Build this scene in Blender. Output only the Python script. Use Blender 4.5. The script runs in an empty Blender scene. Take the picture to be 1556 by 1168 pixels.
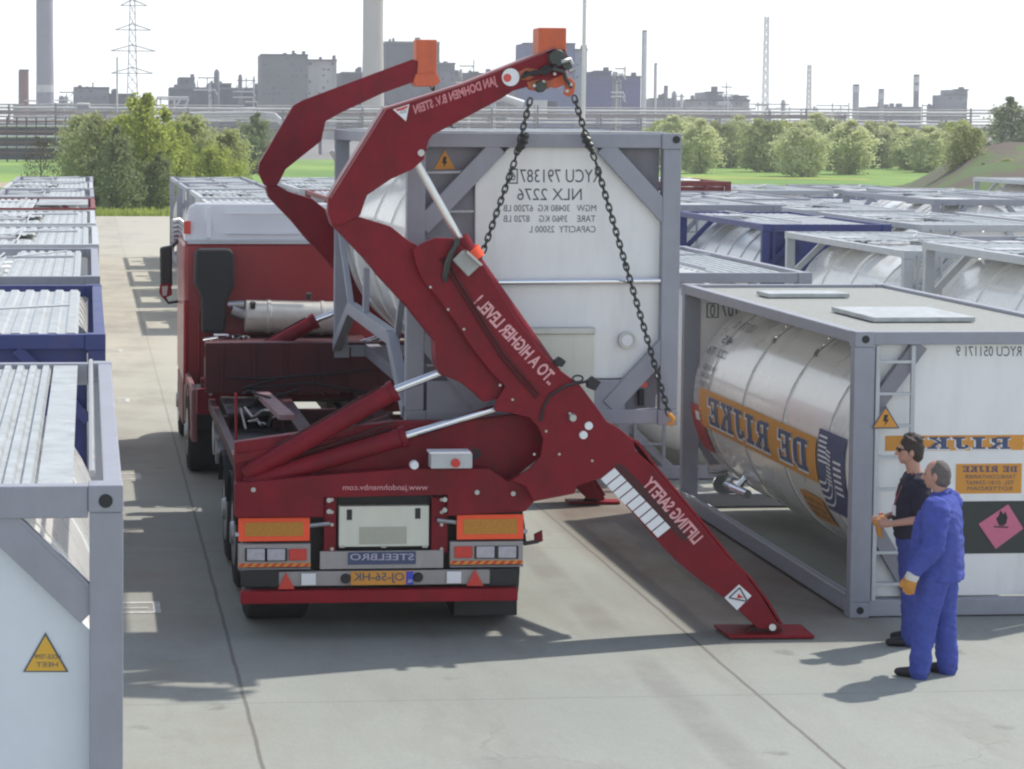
import bpy, math, random
from mathutils import Vector, Matrix, noise
R = math.radians
scene = bpy.context.scene
col = scene.collection
# ------------------------------------------------------------------ camera
F, CX, CY, CH = 3494.67, 438.54, 393.79, 4.4485
YAW, PIT, ROL = .0872, .0604, -.0054
fw = Vector((math.sin(YAW)*math.cos(PIT), math.cos(YAW)*math.cos(PIT), -math.sin(PIT)))
rt = Vector((math.cos(YAW), -math.sin(YAW), 0)); dn = fw.cross(rt)
r2 = math.cos(ROL)*rt+math.sin(ROL)*dn; d2 = -math.sin(ROL)*rt+math.cos(ROL)*dn
cam = bpy.data.objects.new('camera', bpy.data.cameras.new('camera')); col.objects.link(cam)
cam.matrix_world = Matrix(((r2.x, -d2.x, -fw.x, 0), (r2.y, -d2.y, -fw.y, 0), (r2.z, -d2.z, -fw.z, CH), (0, 0, 0, 1)))
cam.data.sensor_width = 36; cam.data.lens = F/1556*36
cam.data.shift_x = (778-CX)/1556; cam.data.shift_y = (CY-584)/1556
cam.data.clip_start = .5; cam.data.clip_end = 9000
scene.camera = cam
scene.render.resolution_x = 1024; scene.render.resolution_y = 769
CP = Vector((0, 0, CH))
def P(px, py, Y):                       # photo pixel -> world point at distance Y along the yard
    d = fw+(px-CX)/F*r2+(py-CY)/F*d2
    return CP+d*(Y/d.y)
def G(px, py, z=0):
    d = fw+(px-CX)/F*r2+(py-CY)/F*d2
    return CP+d*((z-CH)/d.z)
# ------------------------------------------------------------------ light
SD = Vector((.60, .36, 1.0)).normalized()
el = math.asin(SD.z); az = math.atan2(SD.x, SD.y)
w = bpy.data.worlds.new('World'); scene.world = w; w.use_nodes = True
nt = w.node_tree; bg = nt.nodes['Background']
sk = nt.nodes.new('ShaderNodeTexSky'); sk.sky_type = 'NISHITA'; sk.sun_disc = False
sk.sun_elevation = el; sk.sun_rotation = az; sk.air_density = 1.0; sk.dust_density = 1.0; sk.ozone_density = 1.5
# thin bright veil of cloud thickening towards the horizon
wt = nt.nodes.new('ShaderNodeTexCoord'); ws = nt.nodes.new('ShaderNodeSeparateXYZ'); nt.links.new(wt.outputs['Generated'], ws.inputs[0])
wn = nt.nodes.new('ShaderNodeTexNoise'); wn.inputs['Scale'].default_value = 3; wn.inputs['Detail'].default_value = 5; nt.links.new(wt.outputs['Generated'], wn.inputs[0])
wr = nt.nodes.new('ShaderNodeMapRange'); wr.interpolation_type = 'SMOOTHSTEP'
for q_, v_ in ((1, .03), (2, .52), (3, .97), (4, .14)): wr.inputs[q_].default_value = v_
nt.links.new(ws.outputs[2], wr.inputs[0])
wm = nt.nodes.new('ShaderNodeMix'); wm.data_type = 'RGBA'; nt.links.new(wr.outputs[0], wm.inputs[0]); nt.links.new(sk.outputs[0], wm.inputs[6])
wv = nt.nodes.new('ShaderNodeMapRange'); wv.inputs[3].default_value = .92; wv.inputs[4].default_value = 1.06; nt.links.new(wn.outputs[0], wv.inputs[0])
wc = nt.nodes.new('ShaderNodeVectorMath'); wc.operation = 'SCALE'; wc.inputs[0].default_value = (8.6, 8.9, 8.9); nt.links.new(wv.outputs[0], wc.inputs['Scale'])
nt.links.new(wc.outputs[0], wm.inputs[7]); nt.links.new(wm.outputs[2], bg.inputs[0]); bg.inputs[1].default_value = .13
sl = bpy.data.lights.new('sun', 'SUN'); sl.energy = 3.3; sl.angle = R(1.0); sl.color = (1, .95, .87)
so = bpy.data.objects.new('sun', sl); col.objects.link(so); so.rotation_euler = SD.to_track_quat('Z', 'Y').to_euler()
so.location = (0, 0, 60)
vs = scene.view_settings; vs.view_transform = 'Standard'; vs.look = 'None'; vs.exposure = 0.32; vs.gamma = 1
try: scene.cycles.filter_width = 2.2
except Exception: pass
try:
    scene.cycles.volume_step_rate = 5; scene.cycles.volume_bounces = 0
except Exception: pass
random.seed(7)
rnd = random.random
def U(a, b): return a+(b-a)*rnd()
# ------------------------------------------------------------------ materials
MATS = {}
def mat(name, c, rough=.5, metal=0, var=.12, scale=3, bump=0, dirt=0, dirtc=(.12, .10, .08), emit=0, coat=0, trans=0, spec=.5, st=None):
    if name in MATS: return MATS[name]
    m = bpy.data.materials.new(name); m.use_nodes = True; t = m.node_tree; n = t.nodes; l = t.links
    b = n['Principled BSDF']; b.inputs['Metallic'].default_value = metal
    tc = n.new('ShaderNodeTexCoord')
    no = n.new('ShaderNodeTexNoise'); no.inputs['Scale'].default_value = scale; no.inputs['Detail'].default_value = 6; no.inputs['Roughness'].default_value = .65
    b.inputs['Specular IOR Level'].default_value = spec
    if st:
        ms_ = n.new('ShaderNodeMapping'); ms_.inputs['Scale'].default_value = st; l.new(tc.outputs['Object'], ms_.inputs[0]); l.new(ms_.outputs[0], no.inputs['Vector'])
    else: l.new(tc.outputs['Object'], no.inputs['Vector'])
    cr = n.new('ShaderNodeMapRange'); cr.inputs[1].default_value = .25; cr.inputs[2].default_value = .75
    cr.inputs[3].default_value = 1-var; cr.inputs[4].default_value = 1+var; l.new(no.outputs[0], cr.inputs[0])
    mx = n.new('ShaderNodeVectorMath'); mx.operation = 'SCALE'; mx.inputs[0].default_value = c[:3]; l.new(cr.outputs[0], mx.inputs['Scale'])
    out = mx.outputs[0]
    if dirt:
        n2 = n.new('ShaderNodeTexNoise'); n2.inputs['Scale'].default_value = 1.3; n2.inputs['Detail'].default_value = 8; n2.inputs['Roughness'].default_value = .7
        mp = n.new('ShaderNodeMapping'); mp.inputs['Scale'].default_value = (3, 3, .6); l.new(tc.outputs['Object'], mp.inputs[0]); l.new(mp.outputs[0], n2.inputs['Vector'])
        r = n.new('ShaderNodeMapRange'); r.inputs[1].default_value = .48; r.inputs[2].default_value = .72; r.inputs[4].default_value = dirt; l.new(n2.outputs[0], r.inputs[0])
        mm = n.new('ShaderNodeMix'); mm.data_type = 'RGBA'; mm.inputs[7].default_value = (*dirtc, 1)
        l.new(r.outputs[0], mm.inputs[0]); l.new(out, mm.inputs[6]); out = mm.outputs[2]
    l.new(out, b.inputs['Base Color'])
    rr = n.new('ShaderNodeMapRange'); rr.inputs[3].default_value = max(.03, rough-.1); rr.inputs[4].default_value = min(1, rough+.12); l.new(no.outputs[0], rr.inputs[0]); l.new(rr.outputs[0], b.inputs['Roughness'])
    if bump:
        bp = n.new('ShaderNodeBump'); bp.inputs['Strength'].default_value = bump; bp.inputs['Distance'].default_value = .02; l.new(no.outputs[0], bp.inputs['Height']); l.new(bp.outputs[0], b.inputs['Normal'])
    if coat: b.inputs['Coat Weight'].default_value = coat; b.inputs['Coat Roughness'].default_value = .1
    if trans: b.inputs['Transmission Weight'].default_value = trans
    MATS[name] = m; return m
RED = mat('red_paint', (.20, .009, .019), .45, 0, .22, 5, .04, .6, (.09, .014, .016), spec=.22)
REDB = mat('bright_red_paint', (.27, .010, .02), .45, 0, .2, 5, .04, .45, (.14, .02, .02), spec=.22)
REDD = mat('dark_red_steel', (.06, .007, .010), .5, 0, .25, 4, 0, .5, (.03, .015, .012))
GREY = mat('grey_frame_paint', (.31, .32, .37), .5, 0, .09, 4, 0, .25, (.2, .18, .17))
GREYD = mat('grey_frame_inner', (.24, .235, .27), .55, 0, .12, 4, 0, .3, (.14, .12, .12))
GREYL = mat('light_grey_paint', (.5, .52, .54), .5, 0, .08, 4, 0, .25, (.3, .28, .26))
BLUE = mat('blue_frame_paint', (.035, .05, .19), .45, 0, .15, 3, 0, .35, (.12, .08, .08))
BROWN = mat('oxide_red_frame', (.22, .035, .035), .55, 0, .15, 3, 0, .3)
WHITE = mat('white_tank_paint', (.86, .85, .81), .28, 0, .04, 2, 0, .10, (.42, .39, .35), coat=.6)
WHITEP = mat('white_panel_paint', (.84, .84, .84), .38, 0, .05, 1.2, 0, .2, (.45, .42, .4))
SILV = mat('brushed_tank_skin', (.62, .63, .64), .3, .6, .08, 2, 0, .12, (.4, .37, .33))
ALU = mat('aluminium_walkway', (.50, .52, .52), .42, .45, .18, 6, .1, .45, (.28, .26, .23))
ALUW = mat('white_walkway', (.44, .47, .475), .5, .1, .2, 5, 0, .6, (.24, .24, .23))
CHROME = mat('chrome', (.8, .81, .84), .12, 1, .05, 5)
STEEL = mat('dull_steel', (.45, .45, .45), .35, .8, .15, 6)
TYRE = mat('tyre_rubber', (.022, .022, .024), .85, 0, .25, 8, .2, .3, (.06, .055, .05))
BLACK = mat('black_plastic', (.02, .02, .022), .55, 0, .2, 6)
DARK = mat('dark_chassis', (.035, .025, .027), .6, 0, .3, 5)
ORNG = mat('orange_paint', (.62, .12, .045), .5, 0, .12, 5, 0, .3, (.25, .05, .03))
YORN = mat('orange_decal', (.68, .30, .045), .5, 0, .05, 6)
YEL = mat('yellow_decal', (.72, .42, .05), .5, 0, .05, 6)
NAVY = mat('navy_decal', (.06, .08, .17), .45, 0, .1, 8)
WDEC = mat('white_decal', (.78, .79, .82), .45, 0, .03, 8)
INK = mat('grey_ink', (.10, .11, .14), .6, 0, .1, 10)
PINK = mat('pink_decal', (.62, .16, .26), .5, 0, .05, 8)
PINKW = mat('pale_red_lettering', (.72, .36, .38), .5, 0, .05, 8)
FLUO = mat('fluorescent_red', (.95, .10, .03), .5, 0, .05, 8)
AMBER = mat('amber_reflector', (.50, .22, .03), .6, 0, .25, 60)
REDL = mat('red_lens', (.6, .03, .02), .2, 0, .15, 20, coat=.5)
LENS = mat('clear_lens', (.45, .43, .48), .2, 0, .2, 25, coat=.5)
CHAIN = mat('chain_steel', (.07, .075, .07), .45, .6, .3, 12)
BOXG = mat('pale_green_box', (.70, .71, .62), .5, 0, .06, 3, 0, .2, (.3, .3, .26))
CONC = mat('plant_concrete', (.33, .31, .29), .85, 0, .1, .1)
# ------------------------------------------------------------------ mesh helpers
WL = {}
def tag(o, label=None, cat=None, group=None, kind=None):
    if label: o['label'] = label
    if cat: o['category'] = cat
    if group: o['group'] = group
    if kind: o['kind'] = kind
    return o
def thing(name, label, cat, loc, group=None):
    o = bpy.data.objects.new(name, None); col.objects.link(o); o.location = loc; o.empty_display_size = .2
    WL[o] = Vector(loc); return tag(o, label, cat, group)
def attach(o, parent):
    o.parent = parent; o.matrix_parent_inverse = Matrix.Translation(-WL[parent])
def link_mesh(name, me, m, parent=None, origin=None, smooth=None):
    me.materials.append(m)
    vs_ = [v.co for v in me.vertices]
    if origin is None:
        xs = [v.x for v in vs_]; ys = [v.y for v in vs_]; zs = [v.z for v in vs_]
        origin = Vector(((min(xs)+max(xs))/2, (min(ys)+max(ys))/2, min(zs)))
    me.transform(Matrix.Translation(-origin))
    o = bpy.data.objects.new(name, me); col.objects.link(o); o.location = origin; WL[o] = Vector(origin)
    if parent: attach(o, parent)
    if smooth is not None:
        me.polygons.foreach_set('use_smooth', [True]*len(me.polygons))
        if smooth < 180: me.set_sharp_from_angle(angle=R(smooth))
    return o
class MB:
    def __init__(s): s.v = []; s.f = []
    def split(s, name, m, parent, bevel=0):     # every separate piece becomes a part of its own
        par = list(range(len(s.v)))
        def fd(i):
            while par[i] != i: par[i] = par[par[i]]; i = par[i]
            return i
        for f_ in s.f:
            for i in f_[1:]: par[fd(i)] = fd(f_[0])
        gr = {}
        for f_ in s.f: gr.setdefault(fd(f_[0]), []).append(f_)
        out = []
        for fs in gr.values():
            ids = sorted({i for f_ in fs for i in f_}); mp = {i: k for k, i in enumerate(ids)}; q = MB(); q.add([s.v[i] for i in ids], [tuple(mp[i] for i in f_) for f_ in fs]); out.append(q.build(name, m, parent, bevel))
        return out
    def add(s, vs, fs):
        k = len(s.v); s.v += [Vector(v) for v in vs]; s.f += [tuple(i+k for i in f) for f in fs]; return s
    def box(s, a, b):
        x0, y0, z0 = a; x1, y1, z1 = b
        return s.add([(x0, y0, z0), (x1, y0, z0), (x1, y1, z0), (x0, y1, z0), (x0, y0, z1), (x1, y0, z1), (x1, y1, z1), (x0, y1, z1)],
              [(0, 3, 2, 1), (4, 5, 6, 7), (0, 1, 5, 4), (1, 2, 6, 5), (2, 3, 7, 6), (3, 0, 4, 7)])
    def bar(s, p, q, w, h, up=(0, 1, 0)):     # w across, h along 'up'
        p = Vector(p); q = Vector(q); d = (q-p).normalized(); u = Vector(up); u = (u-d*u.dot(d)).normalized(); c = d.cross(u)
        vs = [e+c*a*w/2+u*b*h/2 for e in (p, q) for a, b in ((-1, -1), (1, -1), (1, 1), (-1, 1))]
        return s.add(vs, [(0, 3, 2, 1), (4, 5, 6, 7), (0, 1, 5, 4), (1, 2, 6, 5), (2, 3, 7, 6), (3, 0, 4, 7)])
    def tube(s, pts, r, n=10, cap=True):
        pts = [Vector(p) for p in pts]; rs = r if isinstance(r, (list, tuple)) else [r]*len(pts)
        ring = []; u = None
        for i, p in enumerate(pts):
            d = (pts[min(i+1, len(pts)-1)]-pts[max(i-1, 0)]).normalized()
            if u is None: u = d.orthogonal().normalized()
            u = (u-d*u.dot(d)).normalized(); c = d.cross(u)
            ring.append([p+(u*math.cos(6.28318*k/n)+c*math.sin(6.28318*k/n))*rs[i] for k in range(n)])
        vs = [v for g in ring for v in g]; fs = []
        for i in range(len(pts)-1):
            for k in range(n):
                fs.append((i*n+k, i*n+(k+1) % n, (i+1)*n+(k+1) % n, (i+1)*n+k))
        if cap: fs.append(tuple(range(n))[::-1]); fs.append(tuple((len(pts)-1)*n+k for k in range(n)))
        return s.add(vs, fs)
    def prism(s, poly, off):
        off = Vector(off); n = len(poly); a = [Vector(p) for p in poly]
        return s.add(a+[p+off for p in a], [tuple(range(n)), tuple(range(2*n-1, n-1, -1))]+[(i, i+n, (i+1) % n+n, (i+1) % n) for i in range(n)])
    def lathe(s, prof, c, axis, n=48, ax2=None):   # prof (t, r) along axis from c
        axis = Vector(axis).normalized(); u = Vector(ax2) if ax2 else axis.orthogonal().normalized(); w_ = axis.cross(u); c = Vector(c)
        vs = []; fs = []
        for t, r in prof:
            for k in range(n):
                a = 2*math.pi*k/n; vs.append(c+axis*t+(u*math.cos(a)+w_*math.sin(a))*r)
        for i in range(len(prof)-1):
            for k in range(n): fs.append((i*n+k, i*n+(k+1) % n, (i+1)*n+(k+1) % n, (i+1)*n+k))
        fs.append(tuple(range(n))[::-1]); fs.append(tuple((len(prof)-1)*n+k for k in range(n)))
        return s.add(vs, fs)
    def build(s, name, m, parent=None, bevel=0, smooth=None, origin=None):
        me = bpy.data.meshes.new(name); me.from_pydata(s.v, [], s.f); me.update()
        import bmesh
        bm = bmesh.new(); bm.from_mesh(me); bmesh.ops.recalc_face_normals(bm, faces=bm.faces); bm.to_mesh(me); bm.free()
        o = link_mesh(name, me, m, parent, origin, smooth)
        if bevel:
            b = o.modifiers.new('bevel', 'BEVEL'); b.width = bevel; b.segments = 2; b.limit_method = 'ANGLE'; b.angle_limit = R(35)
        return o
def pxpoly(pts, Y): return [P(x, y, Y) for x, y in pts]
def plate(name, m, pts, Y, th, parent, bevel=.01):
    return MB().prism(pxpoly(pts, Y), (0, th, 0)).build(name, m, parent, bevel)
def pbox(mb, x0, y0, x1, y1, Y, th):
    a = P(x0, y1, Y); b = P(x1, y0, Y); return mb.box((a.x, Y, a.z), (b.x, Y+th, b.z))
def copy_tree(o, parent=None):
    c = o.copy(); col.objects.link(c)
    if parent is not None: c.parent = parent; c.matrix_parent_inverse = o.matrix_parent_inverse.copy()
    for ch in o.children: copy_tree(ch, c)
    return c
# text -> flat mesh (this picture is a mirror image, so glyphs run right to left)
def glyphs(s, bold=0, space=1.0):
    cu = bpy.data.curves.new('t', 'FONT'); cu.body = s; cu.size = 1; cu.offset = bold; cu.space_character = space; cu.resolution_u = 3
    o = bpy.data.objects.new('t', cu); col.objects.link(o)
    bpy.context.view_layer.update()
    me = bpy.data.meshes.new_from_object(o.evaluated_get(bpy.context.evaluated_depsgraph_get()))
    bpy.data.objects.remove(o); bpy.data.curves.remove(cu)
    vs = [(v.co.x, v.co.y) for v in me.vertices]; fs = [tuple(p.vertices) for p in me.polygons]
    bpy.data.meshes.remove(me)
    x0 = min(v[0] for v in vs); x1 = max(v[0] for v in vs); y0 = min(v[1] for v in vs); y1 = max(v[1] for v in vs)
    return [((v[0]-x0)/(x1-x0), (v[1]-y0)/(y1-y0)) for v in vs], fs
def text(name, s, fn, m, parent, bold=0, space=1.0, mirror=True):  # fn(u,v)->world, u 0..1 left->right on the picture, v 0..1 upwards
    g, fs = glyphs(s, bold, space)
    return MB().add([fn(1-u if mirror else u, v) for u, v in g], fs).build(name, m, parent)
def quadfn(a, b, c, d):    # bl, br, tl, tr
    a, b, c, d = map(Vector, (a, b, c, d))
    return lambda u, v: (a*(1-u)+b*u)*(1-v)+(c*(1-u)+d*u)*v
def pxfn(bl, br, tl, tr, Y): return quadfn(P(*bl, Y), P(*br, Y), P(*tl, Y), P(*tr, Y))
def rectfn(x0, y0, x1, y1, Y): return pxfn((x0, y1), (x1, y1), (x0, y0), (x1, y0), Y)
# ------------------------------------------------------------------ ground
def ground_mat():
    m = bpy.data.materials.new('yard_concrete'); m.use_nodes = True; t = m.node_tree; n = t.nodes; l = t.links; b = n['Principled BSDF']
    g = n.new('ShaderNodeNewGeometry'); sp = n.new('ShaderNodeSeparateXYZ'); l.new(g.outputs['Position'], sp.inputs[0])
    def noi(s, d=8, sc=(1, 1, 1), r=.65):
        mp = n.new('ShaderNodeMapping'); mp.inputs['Scale'].default_value = sc; l.new(g.outputs['Position'], mp.inputs[0])
        k = n.new('ShaderNodeTexNoise'); k.inputs['Scale'].default_value = s; k.inputs['Detail'].default_value = d; k.inputs['Roughness'].default_value = r; l.new(mp.outputs[0], k.inputs[0]); return k.outputs[0]
    def rng(x, a, b_, c, d):
        k = n.new('ShaderNodeMapRange'); k.inputs[1].default_value = a; k.inputs[2].default_value = b_; k.inputs[3].default_value = c; k.inputs[4].default_value = d; l.new(x, k.inputs[0]); return k.outputs[0]
    def mt(op, x, y):
        k = n.new('ShaderNodeMath'); k.operation = op
        for i, q in enumerate((x, y)):
            if isinstance(q, (int, float)): k.inputs[i].default_value = q
            else: l.new(q, k.inputs[i])
        return k.outputs[0]
    def mix(f, a, b_):
        k = n.new('ShaderNodeMix'); k.data_type = 'RGBA'
        for i, q in ((0, f), (6, a), (7, b_)):
            if isinstance(q, tuple): k.inputs[i].default_value = (*q, 1)
            elif isinstance(q, float): k.inputs[i].default_value = q
            else: l.new(q, k.inputs[i])
        return k.outputs[2]
    base = mix(rng(noi(.22, 6), .3, .7, 0, 1), (.285, .312, .285), (.375, .392, .348))
    base = mix(rng(noi(14, 5), .3, .7, 0, .25), base, (.26, .26, .24))
    base = mix(rng(noi(1.1, 9, (1, .25, 1)), .5, .8, 0, .5), base, (.22, .19, .16))
    # far end of the yard is a sandier, drier slab
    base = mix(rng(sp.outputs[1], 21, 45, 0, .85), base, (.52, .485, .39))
    # rusty run-off lane beside the row of containers
    lane = mt('MULTIPLY', rng(mt('ABSOLUTE', mt('SUBTRACT', sp.outputs[0], 6.15), 0), .75, 1.1, 1, 0), rng(noi(.8, 9, (1, .5, 1)), .35, .6, .55, .95))
    lane = mt('MULTIPLY', lane, rng(sp.outputs[1], 18.6, 20.2, 0, 1)); base = mix(lane, base, (.15, .10, .07))
    lane2 = mt('MULTIPLY', rng(mt('ABSOLUTE', mt('SUBTRACT', sp.outputs[0], .75), 0), .2, .9, 1, 0), rng(noi(.7, 8), .42, .68, 0, .5))
    base = mix(lane2, base, (.27, .22, .18))
    # tyre streaks
    ts = mt('MULTIPLY', rng(mt('ABSOLUTE', mt('SUBTRACT', sp.outputs[0], 4.55), 0), .1, .2, 1, 0), rng(noi(.5, 5), .4, .6, 0, .55))
    base = mix(ts, base, (.2, .19, .18))
    wob = mt('MULTIPLY', mt('SUBTRACT', noi(1.5, 4), .5), .03)
    def joint(axis, off, per, wd):
        x = mt('ADD', mt('ADD', sp.outputs[axis], wob), -off+per*40+per/2)
        x = mt('ABSOLUTE', mt('SUBTRACT', mt('MODULO', x, per), per/2), 0)
        return rng(x, wd*.5, wd, 1, 0)
    j = mt('MAXIMUM', mt('MULTIPLY', joint(0, 1.2, 4.0, .020), rng(sp.outputs[1], 20, 40, .7, .22)), mt('MULTIPLY', joint(1, 17.3, 6.2, .02), .22))
    base = mix(j, base, (.10, .085, .075))
    # hairline cracks, oil spots and grit
    vo = n.new('ShaderNodeTexVoronoi'); vo.feature = 'DISTANCE_TO_EDGE'; vo.inputs['Scale'].default_value = .33
    vm = n.new('ShaderNodeVectorMath'); vm.operation = 'ADD'; vn = n.new('ShaderNodeTexNoise'); vn.inputs['Scale'].default_value = 1.2; vn.inputs['Detail'].default_value = 6; l.new(g.outputs['Position'], vn.inputs[0]); l.new(g.outputs['Position'], vm.inputs[0]); l.new(vn.outputs['Color'], vm.inputs[1]); l.new(vm.outputs[0], vo.inputs['Vector'])
    ck = mt('MULTIPLY', rng(vo.outputs['Distance'], .0015, .006, .22, 0), rng(noi(.35, 4), .5, .6, 0, 1)); base = mix(ck, base, (.11, .10, .09))
    v2 = n.new('ShaderNodeTexVoronoi'); v2.inputs['Scale'].default_value = .9; l.new(g.outputs['Position'], v2.inputs['Vector'])
    sp2 = mt('MULTIPLY', rng(v2.outputs['Distance'], .07, .13, .6, 0), rng(noi(2.5, 5), .5, .62, 0, 1)); base = mix(sp2, base, (.13, .12, .11))
    base = mix(rng(noi(60, 3), .35, .65, .22, 0), base, (.16, .155, .14)); base = mix(rng(noi(45, 3), .58, .7, 0, .3), base, (.5, .49, .45))
    base = mix(mt('MULTIPLY', rng(noi(.45, 7, (1, .35, 1), .75), .52, .66, 0, .4), 1), base, (.21, .195, .175))
    l.new(base, b.inputs['Base Color']); b.inputs['Roughness'].default_value = .85
    bp = n.new('ShaderNodeBump'); bp.inputs['Strength'].default_value = .35; bp.inputs['Distance'].default_value = .01; l.new(noi(30, 6), bp.inputs['Height']); l.new(bp.outputs[0], b.inputs['Normal'])
    return m
def grass_mat():
    m = bpy.data.materials.new('meadow'); m.use_nodes = True; t = m.node_tree; n = t.nodes; l = t.links; b = n['Principled BSDF']
    g = n.new('ShaderNodeNewGeometry'); k = n.new('ShaderNodeTexNoise'); k.inputs['Scale'].default_value = .08; k.inputs['Detail'].default_value = 8
    mp = n.new('ShaderNodeMapping'); mp.inputs['Scale'].default_value = (1, .5, 1); l.new(g.outputs['Position'], mp.inputs[0]); l.new(mp.outputs[0], k.inputs[0])
    cr = n.new('ShaderNodeValToRGB'); e = cr.color_ramp.elements; e[0].position = .35; e[0].color = (.12, .24, .035, 1); e[1].position = .65; e[1].color = (.25, .38, .06, 1)
    l.new(k.outputs[0], cr.inputs[0])
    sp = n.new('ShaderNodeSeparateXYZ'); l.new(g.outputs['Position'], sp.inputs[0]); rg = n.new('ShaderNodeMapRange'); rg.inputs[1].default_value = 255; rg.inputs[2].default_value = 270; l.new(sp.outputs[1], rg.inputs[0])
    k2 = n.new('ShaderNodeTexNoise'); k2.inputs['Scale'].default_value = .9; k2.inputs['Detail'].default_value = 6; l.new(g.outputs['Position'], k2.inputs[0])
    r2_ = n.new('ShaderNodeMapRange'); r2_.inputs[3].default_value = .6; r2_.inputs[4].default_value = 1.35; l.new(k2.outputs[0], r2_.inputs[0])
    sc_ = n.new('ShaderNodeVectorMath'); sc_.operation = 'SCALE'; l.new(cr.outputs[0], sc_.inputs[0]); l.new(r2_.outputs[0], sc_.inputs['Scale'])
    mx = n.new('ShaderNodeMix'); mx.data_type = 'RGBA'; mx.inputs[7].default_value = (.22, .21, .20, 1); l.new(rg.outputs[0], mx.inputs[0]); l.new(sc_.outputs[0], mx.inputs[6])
    l.new(mx.outputs[2], b.inputs['Base Color']); b.inputs['Roughness'].default_value = .9
    return m
GR = grass_mat()
def sheet(name, pts, z, m, kind='structure'):
    o = MB().add([(x, y, z) for x, y in pts], [tuple(range(len(pts)))]).build(name, m); return tag(o, kind=kind)
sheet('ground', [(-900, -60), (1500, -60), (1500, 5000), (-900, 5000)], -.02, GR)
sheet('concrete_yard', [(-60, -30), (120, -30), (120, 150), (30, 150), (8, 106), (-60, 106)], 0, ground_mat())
# pale strips painted as sun patches in the aisle beside the left row
WP = mat('sun_patch_white', (.55, .55, .53), .8, 0, .3, 12, 0, .6, (.3, .29, .27))
mk = MB()
for y0 in (20.55, 28.3, 36.1, 44):
    for a in (0, .42): mk.box((.24, y0+a, .004), (.66, y0+a+.07, .0045))
    mk.box((.24, y0+.2, .004), (.55, y0+.25, .0045)); mk.box((.59, y0+.07, .004), (.66, y0+.42, .0045))
tag(mk.build('sun_patch', WP), kind='structure')
# flower strip in the field
sheet('yellow_flower_strip', [(30, 188), (62, 178), (62.5, 181), (30, 191)], -.012, mat('flowering_strip', (.42, .38, .06), .9, 0, .3, .6))
sheet('gravel_path', [(-40, 150), (6, 150), (6, 162), (-40, 165)], -.012, mat('sandy_path', (.42, .34, .25), .9, 0, .2, .4))
# earth bank on the right
def bank():
    mb = MB(); nx, ny = 50, 24; vs = []; fs = []
    for j in range(ny+1):
        for i in range(nx+1):
            x = 36+i*1.4; y = 100+j*2.6
            ex = min(1, max(0, (x-.352*y)/6.5)); ey = math.sin(math.pi*j/ny)**.7
            h = 3.0*(ex*ex*(3-2*ex))*ey+(noise.fractal(Vector((x*.2, y*.2, 3)), 1, 2, 5))*.6*ex*ey-.05
            vs.append((x, y, h))
    for j in range(ny):
        for i in range(nx): a = j*(nx+1)+i; fs.append((a, a+1, a+nx+2, a+nx+1))
    m = bpy.data.materials.new('bank_soil'); m.use_nodes = True; t = m.node_tree; n = t.nodes; l = t.links
    g = n.new('ShaderNodeNewGeometry'); k = n.new('ShaderNodeTexNoise'); k.inputs['Scale'].default_value = .35; k.inputs['Detail'].default_value = 9; l.new(g.outputs['Position'], k.inputs[0])
    cr = n.new('ShaderNodeValToRGB'); e = cr.color_ramp.elements; e[0].position = .46; e[0].color = (.12, .09, .07, 1); e[1].position = .54; e[1].color = (.10, .15, .045, 1)
    l.new(k.outputs[0], cr.inputs[0]); l.new(cr.outputs[0], n['Principled BSDF'].inputs['Base Color']); n['Principled BSDF'].inputs['Roughness'].default_value = .95
    tag(mb.add(vs, fs).build('earth_bank', m, smooth=180), kind='structure')
bank()
# ------------------------------------------------------------------ tank containers
W, L, H = 2.438, 6.058, 2.591
def tank_prof(L0, L1, R_, dish=.35, rings=(), lip=.012):
    pr = []
    for k in range(1, 9):
        a = math.pi/2*k/8; pr.append((L0+dish*(1-math.sin(a)) if 0 else L0+dish-dish*math.cos(a), R_*math.sin(a)))
    body = [L0+dish]
    for y in rings: pr += [(y-.02, R_), (y-.018, R_+lip), (y+.018, R_+lip), (y+.02, R_)]
    for k in range(8, 0, -1):
        a = math.pi/2*k/8; pr.append((L1-dish+dish*math.cos(a), R_*math.sin(a)))
    return pr
def casting(mb, x, y, z, sx, sz):
    # corner casting as a thick ring with an opening on the end face
    x0, x1 = (x, x+.178*sx) if sx > 0 else (x-.178, x); z0, z1 = (z, z+.14) if sz > 0 else (z-.14, z)
    mb.box((x0, y-.004, z0), (x1, y+.165, z1))
def frame_mb(X, Y, Z, post=.15, beam=.13, side='box', brace=True, low=.16, brv=.62, mid=None):
    f = MB()
    for yy in (Y, Y+L-.165):
        for xx, sx in ((X, 1), (X+W, -1)):
            casting(f, xx, yy, Z, sx, 1); casting(f, xx, yy, Z+H, sx, -1)
            a, b = (xx, xx+post) if sx > 0 else (xx-post, xx)
            f.box((a, yy+.006, Z+.14), (b, yy+.12, Z+H-.14))
        f.box((X+.178, yy+.01, Z+H-beam), (X+W-.178, yy+.11, Z+H-.004))
        f.box((X+.178, yy+.01, Z+.012), (X+W-.178, yy+.12, Z+.012+low))
    for xx in (X+.004, X+W-.104):
        f.box((xx, Y+.165, Z+H-.115), (xx+.1, Y+L-.165, Z+H-.006))
        if side == 'box': f.box((xx, Y+.165, Z+.03), (xx+.1, Y+L-.165, Z+.17))
    if brace:
        for yy in (Y+.06, Y+L-.06):
            for s, xa in ((1, X+post), (-1, X+W-post)):
                f.bar((xa, yy, Z+H-brv-.14), (xa+s*brv, yy, Z+H-beam), .1, .08)
                f.bar((xa, yy, Z+.14+brv*.85), (xa+s*brv*.85, yy, Z+.15), .1, .08)
    return f
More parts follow.
